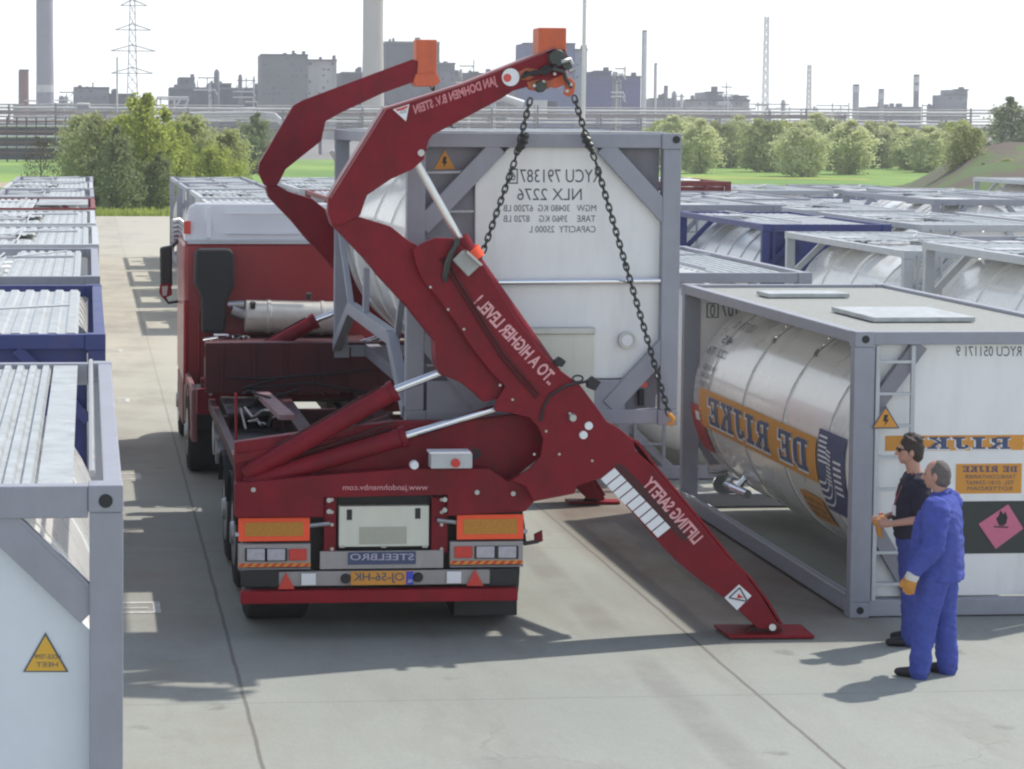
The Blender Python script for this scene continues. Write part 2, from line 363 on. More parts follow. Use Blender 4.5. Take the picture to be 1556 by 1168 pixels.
def oct_panel(X, Y, Z, c=.55, x0=.15, x1=None, zb=.17, zt=.13, th=.05):
    x1 = W-.15 if x1 is None else x1
    q = [(x0, zb+c), (x0+c, zb), (x1-c, zb), (x1, zb+c), (x1, H-zt-c), (x1-c, H-zt), (x0+c, H-zt), (x0, H-zt-c)]
    return MB().prism([(X+a, Y, Z+b) for a, b in q], (0, th, 0))
def corrug(mb, x0, x1, y0, y1, z, n, axis='y', h=.022):
    # sheet with trapezoid ribs running along axis
    if axis == 'y': a0, a1, b0, b1 = x0, x1, y0, y1
    else: a0, a1, b0, b1 = y0, y1, x0, x1
    pr = []; st = (a1-a0)/n
    for i in range(n): pr += [(a0+i*st, 0), (a0+(i+.25)*st, 0), (a0+(i+.38)*st, h), (a0+(i+.82)*st, h), (a0+(i+.95)*st, 0)]
    pr.append((a1, 0)); vs = []
    for b in (b0, b1):
        for a, zz in pr: vs.append((a, b, z+zz) if axis == 'y' else (b, a, z+zz))
        for a, zz in pr: vs.append((a, b, z+zz-.012) if axis == 'y' else (b, a, z+zz-.012))
    k = len(pr); fs = []
    for i in range(k-1):
        fs.append((i, i+1, 2*k+i+1, 2*k+i)); fs.append((k+i, 3*k+i, 3*k+i+1, k+i+1))
        fs.append((i, k+i, k+i+1, i+1)); fs.append((2*k+i, 2*k+i+1, 3*k+i+1, 3*k+i))
    mb.add(vs, fs)
def ladder(x0, x1, Y, z0, z1, m, parent, n=7):
    f = MB(); f.box((x0, Y, z0), (x0+.035, Y+.04, z1)); f.box((x1-.035, Y, z0), (x1, Y+.04, z1))
    for k in range(n):
        z = z0+(z1-z0)*(k+.5)/n; f.box((x0+.035, Y+.005, z-.013), (x1-.035, Y+.035, z+.013))
    return f.build('ladder', m, parent)
def proto_container(variant):
    fm = {'grey': GREY, 'blue': BLUE, 'red': BROWN, 'pale': GREYL}[variant]
    t = thing('tank_container', 'x', 'tank container', (0, 0, 0))
    frame_mb(0, 0, 0).build('frame', fm, t, .008)
    rings = [1.2+.9*k for k in range(5)] if variant != 'pale' else [1.6, 3.0, 4.4]
    MB().lathe(tank_prof(.13, L-.13, 1.13, .38, rings, .02), (W/2, 0, 1.36), (0, 1, 0), 40).build('tank', SILV if variant == 'blue' else WHITE, t, smooth=40)
    if variant != 'grey': MB().box((.16, .14, 1.0), (W-.16, .17, H-.14)).build('end_panel', {'blue': BLUE, 'red': BROWN, 'pale': WHITEP}[variant], t)
    wk = MB()
    if variant == 'blue':
        corrug(wk, .9, 2.2, .45, 5.6, H-.05, 8, 'y'); corrug(wk, .15, .85, .3, 2.4, H-.05, 5, 'y'); corrug(wk, .15, .85, 4.2, 5.7, H-.05, 5, 'y')
    elif variant == 'pale':
        corrug(wk, 1.45, 2.28, .2, 5.85, H-.04, 6, 'y'); corrug(wk, .15, 1.4, .2, 1.7, H-.04, 7, 'y'); corrug(wk, .15, 1.4, 3.4, 5.85, H-.04, 7, 'y')
    elif variant == 'red':
        corrug(wk, .2, 1.1, .2, 5.85, H-.04, 6, 'y'); corrug(wk, 1.15, 2.28, 2.6, 5.85, H-.04, 12, 'x')
    else:
        corrug(wk, 1.3, 2.2, .3, 5.8, H-.05, 7, 'y'); corrug(wk, .15, 1.25, .3, 2.0, H-.05, 6, 'x')
    wk.build('walkway', ALU if variant in ('blue', 'red') else ALUW, t)
    h = MB(); h.lathe([(0, .3), (.1, .3), (.11, .33), (.15, .33), (.17, .1)], (.8, 3.0, 2.40), (0, 0, 1), 20); h.build('manlid', STEEL, t, smooth=40)
    hr_ = MB(); z_ = H+.02
    if variant in ('grey', 'pale'): hr_.tube([(1.2, .5, z_), (1.2, 3.4, z_), (2.1, 3.5, z_)], .016, 6); hr_.tube([(1.3, 3.2, z_+.02), (2.0, 4.9, z_)], .012, 6); hr_.tube([(.3, 1.9, z_), (1.1, 2.4, z_+.02), (1.15, 4.4, z_)], .012, 6)
    else: hr_.tube([(.85, .4, z_), (.85, 5.5, z_)], .016, 6); hr_.tube([(1.0, 2.2, z_), (2.1, 2.9, z_)], .012, 6)
    hr_.build('handrail', GREYL, t, smooth=60)
    b = MB(); b.box((.25, 3.9, H-.12), (.75, 4.3, H+.0)); b.build('valve_box', GREYL, t, .01)
    ladder(.2, .6, -.03, .3, 2.5, fm, t)
    if variant in ('grey', 'pale'):
        MB().prism([(1.2, -.002, 1.1), (1.44, -.002, 1.1), (1.32, -.002, 1.31)], (0, .01, 0)).build('warning_sign', YEL, t)
    return t
protos = {k: proto_container(k) for k in ('grey', 'blue', 'red', 'pale')}
used = set()
def place(kind, x, y, label, group, z=0, rz=0):
    o = protos[kind] if kind not in used else copy_tree(protos[kind])
    used.add(kind); o.location = (x, y, z); o.rotation_euler = (0, 0, rz); tag(o, label, 'tank container', group); return o
LX = .18-W
gl = 'tank containers in the left row'
rows = [('blue', 19.9, 'blue framed tank container with ribbed roof walkway, right behind the nearest grey one at left'),
        ('grey', 27.3, 'grey framed tank container directly behind the blue one in the left row'),
        ('pale', 34.3, 'pale framed tank container with white roof walkway, fourth from the camera in the left row'),
        ('pale', 41.2, 'pale framed tank container just in front of the red framed one in the left row'),
        ('red', 48.4, 'dark red framed tank container in the left row'),
        ('grey', 55.5, 'grey framed tank container just behind the dark red one in the left row'),
        ('pale', 62.4, 'pale framed tank container, last but one at the far end of the left row'),
        ('grey', 69.0, 'farthest grey framed tank container at the end of the left row, before the bushes')]
for k, y, lb in rows: place(k, LX+U(-.04, .0), y, lb, gl)
gm = 'tank containers parked in front of the truck'
i = 0
nm = ['nearest', 'second', 'third', 'farthest']
for ci, x in enumerate((2.7, 5.75)):
    for j, y in enumerate((48.2, 55.2, 62.2, 69)):
        k = (['pale', 'pale', 'grey', 'grey'], ['grey', 'red', 'pale', 'pale'])[ci][j]
        place(k, x+U(-.05, .05), y, f'{ {"pale":"pale","grey":"grey","red":"dark red"}[k] } framed tank container beyond the truck cab, {nm[j]} in the {("left","right")[ci]}-hand row there', gm)
gr = 'tank containers in the crowded yard at right'
place('grey', 6.55, 27.9, 'grey framed tank container standing directly behind the one lettered DE RIJKE', gr)
place('pale', 6.7, 35.0, 'pale framed tank container, second one behind the container lettered DE RIJKE', gr)
ordn = ['first', 'second', 'third', 'fourth', 'fifth', 'sixth']
kinds = {0: ['pale', 'pale', 'blue', 'grey', 'grey', 'pale'], 1: ['grey', 'pale', 'pale', 'grey', 'red'], 2: ['pale', 'grey', 'blue', 'pale'], 3: ['pale', 'pale', 'grey'], 4: ['grey', 'pale'], 5: ['pale']}
for ci in range(6):
    ys = [27.2+7*k for k in range(ci, 6)]
    for j, y in enumerate(ys):
        k = kinds[ci][j]; cn = {'pale': 'pale', 'grey': 'grey', 'red': 'dark red', 'blue': 'blue'}[k]
        o_ = place(k, 12.4+2.9*ci+U(-.06, .06), y+U(-.12, .12), f'{cn} framed tank container in right yard, {ordn[j]} from camera in {ordn[ci]} row from left', gr)
        o_.scale = (1, 1, random.choice((.94, .97, 1, 1, 1.04, 1.09)))
# --- nearest container on the left
t = thing('tank_container', 'nearest grey framed tank container at far left with a yellow warning triangle', 'tank container', (LX, 11.64, 0), gl)
X, Y, Z = LX, 11.64, 0
f = frame_mb(X, Y, Z, .172, .17, brace=False); f.build('frame', GREY, t, .008)
# big diagonal: from the right post down low up to the left
f = MB(); f.bar(P(140, 925, Y+.1), P(-60, 735, Y+.1), .17, .14); f.bar(P(140, 893, Y+.05), P(-60, 703, Y+.05), .02, .05); f.build('brace', GREY, t, .006)
MB().lathe(tank_prof(.15, L-.15, 1.13, .3, [1.1, 2.6, 4.2]), (X+W/2, Y, 1.36), (0, 1, 0), 64).build('tank', WHITE, t, smooth=40)
MB().prism(pxpoly([(-500, 1500), (142, 1500), (142, 962), (-60, 775), (-500, 775)], Y+.125), (0, .04, 0)).build('end_panel', mat('bluish_white_panel', (.68, .73, .79), .45, 0, .04, 3, 0, .1, (.4, .4, .4)), t)
wk = MB(); corrug(wk, X+.15, X+1.98, Y+.15, Y+L-.12, H-.045, 19, 'y', .03); wk.build('walkway', ALUW, t)
f = MB(); f.box((X+2.0, Y+.12, H-.03), (X+2.18, Y+L-.1, H-.018)); f.build('edge_strip', ALUW, t)
f = MB(); f.tube([(X+2.28, Y+.2, H+.03), (X+2.28, Y+L-.3, H+.03)], .018, 8); f.build('handrail', STEEL, t, smooth=60)
f = MB()
for yy in (Y-.007,): f.lathe([(0, .036), (.01, .036)], (X+W-.09, yy, H-.08), (0, 1, 0), 16)
f.split('casting_hole', BLACK, t)
sg = MB().prism(pxpoly([(35, 1021), (104, 1021), (69, 961)], Y+.118), (0, .006, 0)).build('warning_sign', INK, t)
MB().prism(pxpoly([(39, 1019), (100, 1019), (69, 966)], Y+.114), (0, .004, 0)).build('sign_face', YEL, sg)
text('lettering', 'HOGE-TEMP', rectfn(52, 994, 92, 1001, Y+.112), INK, sg); text('lettering', 'HEET', rectfn(55, 1006, 88, 1013, Y+.112), INK, sg)
def cyl(cx, cz, R_, thoff=0):
    # wrap: s = world Y, z = height on the left flank
    def fn(s, z, e=.004):
        q = max(-.999, min(.999, (z-cz)/R_)); a = math.asin(q)
        return Vector((cx-(R_+e)*math.cos(a), s, cz+(R_+e)*math.sin(a)))
    return fn
cw = cyl(X+W/2, 1.36, 1.13)
# ------------------------------------------------------------------ container with the orange bands (standing, right)
X, Y, Z = 6.83, 19.95, 0
t = thing('tank_container', 'grey framed white tank container lettered DE RIJKE in orange bands, standing behind the two men', 'tank container', (X, Y, 0), gr)
f = frame_mb(X, Y, Z, .19, .12, brace=False, low=.15)
f.build('frame', GREY, t, .008)
f = MB()
f.bar((X+.19, Y+.07, 1.88), (X+.62, Y+.07, H-.12), .14, .08); f.bar((X+W-.19, Y+.07, 1.88), (X+W-.62, Y+.07, H-.12), .14, .08)
f.bar((X+.19, Y+.07, .88), (X+.62, Y+.07, .16), .14, .08); f.bar((X+W-.19, Y+.07, .88), (X+W-.62, Y+.07, .16), .14, .08)
f.bar((X+.19, Y+L-.07, .88), (X+.62, Y+L-.07, .16), .14, .08); f.bar((X+.19, Y+L-.07, 1.88), (X+.62, Y+L-.07, H-.12), .14, .08)
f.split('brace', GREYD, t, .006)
TR = 1.14; TC = 1.33; TX = X+W/2
MB().lathe(tank_prof(.17, L-.1, TR, .22, [.95, 2.35, 3.75, 5.1], .008), (TX, Y, TC), (0, 1, 0), 72).build('tank', WHITE, t, smooth=40)
seam = MB()
wrp = cyl(TX, TC, TR)
for s in (2.35, 3.75, .95, 5.1):
    pts = [(wrp(Y+s, TC+TR*math.sin(a/20*2.7-1.3), .011)) for a in range(21)]
    seam.tube(pts, .007, 5)
for s in (2.35, 3.75):   # inverted V cladding seams near the top
    z0 = TC+TR*.72
    a, b = wrp(Y+s, z0), wrp(Y+s+.55, TC+TR*.97); seam.tube([a.lerp(b, k/6)+Vector((-.0, 0, .045*math.sin(math.pi*k/6))) for k in range(7)], .006, 5)
    seam.tube([wrp(Y+s-.03, z0-.03, .02), wrp(Y+s+.03, z0+.02, .02)], .018, 6)
seam.split('cladding_seam', STEEL, t)
MB().box((X+.19, Y+.13, .17), (X+W-.19, Y+.16, H-.13)).build('end_panel', WHITEP, t)
ladder(X+.2, X+.56, Y+.0, .16, H-.13, GREYL, t, 8)
# roof
f = MB()
for k in range(96): f.box((X+.11, Y+.14+k*.0605, H-.055), (X+W-.11, Y+.19+k*.0605, H-.04))
for k in range(6): f.box((X+.12+k*.43, Y+.13, H-.075), (X+.15+k*.43, Y+L-.13, H-.056))
f.build('grating_walkway', mat('grey_grating', (.36, .37, .34), .6, .2, .2, 20), t)
f = MB(); f.box((X+.62, Y+1.3, H-.03), (X+1.62, Y+2.55, H+.015)); f.build('roof_board', ALUW, t, .005)
f = MB(); f.box((X+.5, Y+4.3, H-.03), (X+1.4, Y+4.75, H+.015)); f.build('roof_board', ALUW, t, .005)
# low outer rail and trough
f = MB(); f.box((X-.0, Y+.17, .18), (X+.012, Y+L-.17, .2)); f.box((X+.1, Y+.17, .04), (X+.3, Y+L-.17, .06)); f.build('bottom_flange', GREYL, t)
f = MB(); f.lathe([(0, .036), (.01, .036)], (X+.095, Y-.006, H-.07), (0, 1, 0), 16); f.lathe([(0, .034), (.01, .034)], (X+.095, Y-.006, .07), (0, 1, 0), 16); f.split('casting_hole', BLACK, t)
# valve at far bottom
f = MB(); v0 = Vector((X+.25, Y+5.1, .42)); f.tube([v0, v0+Vector((.15, -.5, -.05))], .05, 10); f.tube([v0+Vector((-.1, .2, .12)), v0+Vector((.1, .2, .12))], .06, 10)
f.tube([v0+Vector((.1, -.3, 0)), v0+Vector((.3, -.3, .25))], .04, 8); f.lathe([(0, .11), (.03, .11)], v0+Vector((-.02, -.1, 0)), (0, 1, 0), 16); f.build('outlet_valve', CHROME, t, smooth=40)
# slab lettering
def slab(ch):
    r = lambda a, b, c, d: [(a, b), (c, b), (c, d), (a, d)]
    if ch == 'D': return [r(.1, .14, .3, .86), r(0, .0, .5, .14), r(0, .86, .5, 1), r(.52, .16, .74, .84), [(.5, 0), (.74, .16), (.52, .16), (.42, .14)], [(.5, 1), (.42, .86), (.52, .84), (.74, .84)]]
    if ch == 'E': return [r(.1, .14, .3, .86), r(0, 0, .7, .14), r(0, .86, .7, 1), r(.56, .14, .7, .32), r(.56, .68, .7, .86), r(.3, .43, .5, .57), r(.42, .36, .5, .43), r(.42, .57, .5, .64)]
    if ch == 'I': return [r(.15, .14, .37, .86), r(.02, 0, .5, .14), r(.02, .86, .5, 1)]
    if ch == 'J': return [r(.28, .2, .48, .86), r(.14, .86, .62, 1), [(.28, .2), (.1, .14), (.16, 0), (.4, 0), (.48, .2)], r(.02, .1, .16, .34)]
    if ch == 'K': return [r(.1, .14, .3, .86), r(0, 0, .36, .14), r(0, .86, .36, 1), [(.3, .42), (.3, .6), (.5, .86), (.66, .86)], [(.34, .56), (.5, .56), (.74, .14), (.52, .14)], r(.44, 0, .82, .14), r(.42, .86, .74, 1)]
    if ch == 'R': return [r(.1, .14, .3, .86), r(0, 0, .38, .14), r(0, .86, .5, 1), r(.5, .56, .7, .88), r(.3, .44, .6, .56), [(.5, 1), (.5, .86), (.7, .84)], [(.34, .44), (.54, .44), (.74, .14), (.54, .14)], r(.5, 0, .84, .14)]
    return []
ADV = {'D': .86, 'E': .82, 'I': .62, 'J': .74, 'K': .9, 'R': .92, ' ': .45}
def subdiv(poly, k=3):
    out = []
    for i in range(len(poly)):
        a = poly[i]; b = poly[(i+1) % len(poly)]
        for q in range(k): out.append((a[0]+(b[0]-a[0])*q/k, a[1]+(b[1]-a[1])*q/k))
    return out
def slab_text(s, fn, name, m, parent, grow=0, dx=0, dy=0):
    tot = sum(ADV[c] for c in s); x = 0; mb = MB()
    for c in s:
        for pl in slab(c):
            cx = sum(p[0] for p in pl)/len(pl); cy = sum(p[1] for p in pl)/len(pl)
            q = [(a+(grow if a > cx else -grow), b+(grow if b > cy else -grow)) for a, b in pl]
            mb.add([fn(1-(x+a+dx)/tot, b+dy) for a, b in subdiv(q)], [tuple(range(3*len(q)))])
        x += ADV[c]
    return mb.build(name, m, parent)
def cband(y0, y1, z0, z1, e): return lambda u, v: wrp(y1+(y0-y1)*u, z0+(z1-z0)*v, e)   # u 0 far (left) -> 1 near (right)
def wrap_rect(y0, y1, z0, z1, e, n=10):
    fn = cband(y0, y1, z0, z1, e); vs = [fn(u, k/n) for k in range(n+1) for u in (0, 1)]
    return MB().add(vs, [(2*k, 2*k+1, 2*k+3, 2*k+2) for k in range(n)])
bnd = wrap_rect(Y+1.25, Y+5.45, 1.03, 1.46, .018).build('name_band', YORN, t)
fn = cband(Y+1.5, Y+5.1, 1.1, 1.40, .022); slab_text('DE RIJKE', fn, 'lettering', WDEC, bnd, .045, .03, -.04)
fn = cband(Y+1.5, Y+5.1, 1.1, 1.40, .026); slab_text('DE RIJKE', fn, 'lettering', NAVY, bnd)
lg = wrap_rect(Y+.42, Y+1.2, .80, 1.56, .020).build('logo_panel', NAVY, t)
st = MB(); fl = cband(Y+.42, Y+1.2, .80, 1.56, .025)
def sline(p, q, wd=.03):
    st.add([fl(p[0], p[1]-wd/2), fl(q[0], q[1]-wd/2), fl(q[0], q[1]+wd/2), fl(p[0], p[1]+wd/2)], [(0, 1, 2, 3)])
for k in range(6): sline((.06, .62+k*.06), (.36, .62+k*.06), .026)
for k in range(6): sline((.62, .30+k*.075), (.9, .30+k*.075), .03)
for k in range(4):
    r0 = .1+k*.075; pr = None
    for a in range(13):
        th = -math.pi/2+math.pi/2*a/12; p = (.2+(r0+.0)*math.cos(th)*1.3, .52+r0*math.sin(th)*1.2-.05)
        if pr: sline(pr, p, .03)
        pr = p
    sline((.02, .47-r0*1.2), (.2, .47-r0*1.2), .03)
for k in range(9): sline((.36, .38+k*.05), (.52, .36+k*.05), .022)
st.build('logo_stripes', WDEC, lg)
o = wrap_rect(Y+1.35, Y+2.05, .58, .86, .018).build('name_plate', YORN, t)
fn = cband(Y+1.42, Y+1.98, .78, .83, .022)
for q in range(3):
    fn = cband(Y+1.42, Y+1.98, .63+q*.07, .67+q*.07, .022); text('lettering', ['TEL 0181 234567', 'ROTTERDAM', 'DE RIJKE'][q], fn, INK, o)
rl = wrap_rect(Y+5.35, Y+5.8, .72, 1.25, .018).build('hazard_label', mat('red_label', (.45, .05, .05), .5, 0, .15, 5), t)
wrap_rect(Y+5.45, Y+5.62, 1.08, 1.18, .022).build('label_patch', WDEC, rl)
for (a, b, z0, z1, s) in ((4.6, 5.3, 2.13, 2.21, '10171 0'), (4.95, 5.3, 1.97, 2.05, '45'), (4.9, 5.6, 1.83, 1.91, '22 T6'), (5.05, 5.5, 1.66, 1.72, 'MGW 36000'), (5.05, 5.5, 1.57, 1.63, 'TARE 3450'), (5.05, 5.5, 1.48, 1.54, 'CAP 26000')):
    text('lettering', s, cband(Y+a, Y+b, z0, z1, .02), INK, t)
f = MB(); f.box((X+.14, Y+L-.14, 1.6), (X+1.0, Y+L-.12, H-.12)); f.build('far_end_panel', WHITEP, t)
fn = quadfn((X+.26, Y+L-.15, 2.22), (X+.62, Y+L-.15, 2.22), (X+.26, Y+L-.15, 2.36), (X+.62, Y+L-.15, 2.36)); text('lettering', '107', lambda u, v: fn(u*.5+.5, v), INK, t)
bx = MB()
for a, b, c, d in ((0, 0, .4, .07), (0, .93, .4, 1), (0, 0, .04, 1), (.36, 0, .4, 1)): bx.add([fn(a, b-.1 if b < .5 else b+.1), fn(c, b-.1 if b < .5 else b+.1), fn(c, d+.1 if d > .5 else d-.1), fn(a, d+.1 if d > .5 else d-.1)], [(0, 1, 2, 3)])
bx.build('check_digit_box', INK, t); text('lettering', '0', lambda u, v: fn(.12+u*.16, v), INK, t)
# end panel marks
yp = Y+.13
text('lettering', 'RYCU 051171 9', rectfn(1453, 526, 1552, 541, yp-.003), INK, t)
b2 = MB(); pbox(b2, 1345, 660, 1640, 685, yp-.004, .004); b2 = b2.build('name_band', YORN, t)
fnb = rectfn(1372, 664, 1622, 682, yp-.007); slab_text('DE RIJKE', fnb, 'lettering', WDEC, b2, .045, .03, -.05)
fnb = rectfn(1372, 664, 1622, 682, yp-.010); slab_text('DE RIJKE', fnb, 'lettering', NAVY, b2)
b3 = MB(); pbox(b3, 1452, 704, 1553, 750, yp-.004, .004); b3 = b3.build('name_plate', YORN, t)
slab_text('DE RIJKE', rectfn(1462, 708, 1546, 717, yp-.007), 'lettering', NAVY, b3)
for q, s in enumerate(('TANKCONTAINER', 'TEL. 0181-234567', 'ROTTERDAM')): text('lettering', s, rectfn(1466+q*2, 721+q*9, 1544-q*3, 727+q*9, yp-.007), INK, b3)
b4 = MB(); pbox(b4, 1392, 760, 1640, 842, yp-.004, .004); b4 = b4.build('black_panel', mat('black_green_panel', (.035, .042, .04), .5), t)
dm = MB().prism(pxpoly([(1487, 796), (1532, 766), (1555, 803), (1513, 834)], yp-.012), (0, .006, 0)).build('hazard_diamond', PINK, b4)
fl_ = MB(); fl_.prism(pxpoly([(1518, 798), (1514, 788), (1518, 783), (1520, 775), (1525, 781), (1528, 777), (1531, 786), (1529, 795), (1524, 799)], yp-.015), (0, .002, 0)); fl_.prism(pxpoly([(1510, 799), (1532, 800), (1532, 802), (1510, 801)], yp-.015), (0, .002, 0)); fl_.build('flame_symbol', BLACK, dm)
s5 = MB().prism(pxpoly([(1325, 651), (1367, 651), (1346, 616)], Y-.012), (0, .006, 0)).build('warning_sign', INK, t)
s6 = MB().prism(pxpoly([(1328, 649), (1364, 649), (1346, 620)], Y-.016), (0, .004, 0)).build('sign_face', YORN, s5)
MB().prism(pxpoly([(1344, 630), (1350, 630), (1347, 637), (1351, 637), (1344, 647), (1346, 640), (1342, 640)], Y-.019), (0, .002, 0)).build('bolt_symbol', BLACK, s5)
# ------------------------------------------------------------------ lifted container
X, Y, Z = 2.785, 19.95, 1.76
t = thing('tank_container', 'white tank container with grey frame lifted on chains above the trailer, lettered RYCU 791387', 'tank container', (X, Y, Z))
f = frame_mb(X, Y, Z, .16, .13, side='none', brace=False, low=.13)
f.box((X, Y+.165, Z+H-.13), (X+.02, Y+.7, Z+H-.115))
f.build('frame', GREY, t, .008)
f = MB(); yb = Y+.05
def br(a, b, wd=.16, yy=yb): f.bar(P(a[0], a[1], yy), P(b[0], b[1], yy), wd, .07)
br((917, 222), (1014, 328)); br((1014, 522), (925, 618)); br((757, 222), (640, 345)); br((640, 510), (735, 618))
pbox(f, 648, 577, 950, 630, Y+.03, .05)
f.split('brace', GREY, t, .006)
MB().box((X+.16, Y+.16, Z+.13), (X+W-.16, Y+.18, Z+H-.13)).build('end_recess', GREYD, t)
MB().prism(pxpoly([(776, 222), (905, 222), (1014, 341), (1014, 505), (951, 575), (722, 575), (722, 275)], Y+.105), (0, .04, 0)).build('end_panel', WHITEP, t, .008)
f = MB(); yy = Y-.02; f.tube([P(640, 430, Y+.06), P(1016, 426, Y+.06)], .032, 12); f.build('handrail', CHROME, t, smooth=60)
# ladder left of the panel
f = MB()
for y_ in (262, 322, 382, 442, 500, 555): f.tube([P(648, y_, Y+.06), P(720, y_-1, Y+.06)], .012, 6)
f.build('ladder', GREYL, t)
MB().lathe(tank_prof(.2, L-.2, 1.13, .3, [1.0, 2.1, 3.4, 4.7], .015), (X+W/2, Y, Z+1.36), (0, 1, 0), 64).build('tank', WHITE, t, smooth=40)
# saddle on both flanks
for xs in (X+.03, X+W-.03):
    f = MB()
    pts = [(xs, Y+.1, Z+.12), (xs, Y+1.2, Z+.68), (xs, Y+L-1.6, Z+.68), (xs, Y+L-.1, Z+.12)]
    for a, b in zip(pts, pts[1:]): f.bar(a, b, .13, .1, (1, 0, 0))
    f.bar((xs+(.05 if xs < 4 else -.05), Y+1.2, Z+.68), (xs+(.0 if xs < 4 else 0), Y+.1, Z+1.6), .07, .06, (1, 0, 0))
    f.bar((xs, Y+L-1.6, Z+.68), (xs, Y+L-.1, Z+1.7), .07, .06, (1, 0, 0))
    f.bar((xs, Y+3.2, Z+.68), (xs, Y+3.2, Z+1.2), .1, .06, (1, 0, 0))
    f.build('saddle', GREY, t, .006)
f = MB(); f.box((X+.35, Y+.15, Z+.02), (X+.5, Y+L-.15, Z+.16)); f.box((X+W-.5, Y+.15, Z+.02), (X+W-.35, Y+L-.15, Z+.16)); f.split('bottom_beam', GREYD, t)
# roof
f = MB()
for a, b, c, d, h in ((.12, .12, W-.12, 1.4, .0), (.5, 1.5, W-.3, 3.0, .01), (.12, 3.1, 1.3, L-.12, 0), (1.4, 3.1, W-.12, L-.12, 0)): f.box((X+a, Y+b, Z+H-.03), (X+c, Y+d, Z+H+.012+h))
f.split('roof_board', ALUW, t, .004)
# marks
yp = Y+.105
for s, r_ in (('RYCU 791387', (790, 257, 912, 277)), ('NLX 2276', (786, 286, 884, 304)), ('MGW   30480 KG  67200 LB', (765, 311, 906, 321)), ('TARE    3960 KG    8720 LB', (765, 327, 905, 337)), ('CAPACITY  25000 L', (804, 343, 905, 353))):
    text('lettering', s, rectfn(*r_, yp-.003), INK, t)
f = MB()
for q in ((773, 256, 787, 258), (773, 277, 787, 279), (773, 258, 775, 277), (785, 258, 787, 277)): pbox(f, *q, yp-.003, .002)
f.build('check_digit_box', INK, t); text('lettering', '6', rectfn(777, 261, 783, 274, yp-.003), INK, t)
s5 = MB().prism(pxpoly([(659, 257), (692, 257), (676, 228)], Y+.15), (0, .006, 0)).build('warning_sign', YORN, t)
MB().prism(pxpoly([(674, 238), (679, 238), (677, 245), (680, 245), (674, 254), (675, 248), (672, 248)], Y+.147), (0, .002, 0)).build('bolt_symbol', BLACK, s5)
f = MB(); pbox(f, 800, 504, 904, 640, Y-.0, .1); db = f.build('document_box', BOXG, t, .008)
f = MB(); pbox(f, 797, 498, 905, 508, Y-.02, .13); f.build('box_lid', STEEL, db, .006)
f = MB(); f.lathe([(0, .075), (.04, .075), (.045, .06)], P(953, 517, Y+.06), (0, 1, 0), 24); g_ = f.build('gauge', STEEL, t, smooth=40)
f = MB(); f.lathe([(0, .05), (.01, .05)], P(953, 517, Y+.05), (0, 1, 0), 24); f.build('gauge_face', WDEC, g_)
f = MB(); f.tube([P(974, 592, Y+.1), P(974, 616, Y+.1)], .03, 8); f.build('outlet_valve', BLACK, t)
f = MB(); pbox(f, 964, 581, 984, 588, Y+.06, .04); f.build('valve_handle', REDL, t)
f = MB(); f.lathe([(0, .033), (.01, .033)], P(1028, 212, Y-.012), (0, 1, 0), 16); f.split('casting_hole', BLACK, t)
# small standing container ends glimpsed under the lifted one
place('grey', 5.6, 27.9+.0, 'x', 'y') if 0 else None
# ------------------------------------------------------------------ sidelifter trailer
TX0, TX1 = 1.345, 3.845
tr = thing('sidelifter_trailer', 'dark red container sidelifter trailer with two tall folding cranes and a stabiliser leg', 'trailer', (2.6, 20, 0))
def part(mb, name, m, parent=tr, bevel=0, smooth=None): return mb.build(name, m, parent, bevel, smooth)
# chassis
f = MB()
for x in (2.1, 3.0):
    f.box((x, 19.7, .95), (x+.16, 30.6, .98)); f.box((x+.07, 19.7, .98), (x+.09, 30.6, 1.32)); f.box((x, 19.7, 1.32), (x+.16, 30.6, 1.35))
for y in (21, 22.4, 23.8, 25.2, 27.6, 29.2): f.box((2.19, y, 1.05), (3.0, y+.12, 1.25))
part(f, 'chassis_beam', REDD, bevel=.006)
f = MB()
for y in (21.9, 24.6, 28.3): f.box((TX0+.05, y, 1.12), (2.09, y+.1, 1.26)); f.box((3.17, y, 1.12), (TX1-.05, y+.1, 1.26))
f.box((TX0+.02, 20.1, 1.16), (TX0+.1, 26.0, 1.28)); f.box((TX1-.1, 20.1, 1.16), (TX1-.02, 26, 1.28))
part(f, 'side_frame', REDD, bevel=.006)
# loose pale beam lying in the frame
f = MB(); f.bar(P(398, 598, 25.4), P(436, 634, 22.6), .16, .05, (0, 0, 1)); part(f, 'deck_beam', mat('worn_deck_beam', (.36, .2, .2), .6, 0, .3, 6, 0, .5, (.5, .5, .48)))
f = MB(); f.box((TX0+.1, 22.6, 1.0), (2.05, 25.6, 1.1)); f.box((2.3, 20.4, .8), (2.9, 25.6, .95)); part(f, 'axle_cover', DARK)
# wheels
def wheel(x, y, r, wd, parent, side):
    f = MB(); f.lathe([(0, r*.62), (0, r*.9), (.03, r*.985), (.06, r), (wd-.06, r), (wd-.03, r*.985), (wd, r*.9), (wd, r*.62)], (x, y, r), (1, 0, 0), 40)
    for k in range(4): pass
    ty = f.build('wheel', TYRE, parent, smooth=35)
    xs = x-.004 if side < 0 else x+wd-.03
    f = MB(); f.lathe([(0, r*.6), (.034, r*.6)], (xs, y, r), (1, 0, 0), 32); f.lathe([(-.03 if side < 0 else .03, r*.2), (.04, r*.25)], (xs, y, r), (1, 0, 0), 16)
    f.build('rim', STEEL, ty, smooth=40); return ty
for y in (20.35, 21.7, 23.05):
    wheel(TX0+.04, y, .52, .56, tr, -1); wheel(TX1-.60, y, .52, .56, tr, 1)
f = MB(); f.box((2.0, 19.95, .42), (3.0, 20.6, .9)); f.box((1.9, 20.9, .36), (3.1, 22.6, .8)); part(f, 'undercarriage_shade', DARK, bevel=.03)  # dark boxes for brake gear, added to deepen the shade under the trailer
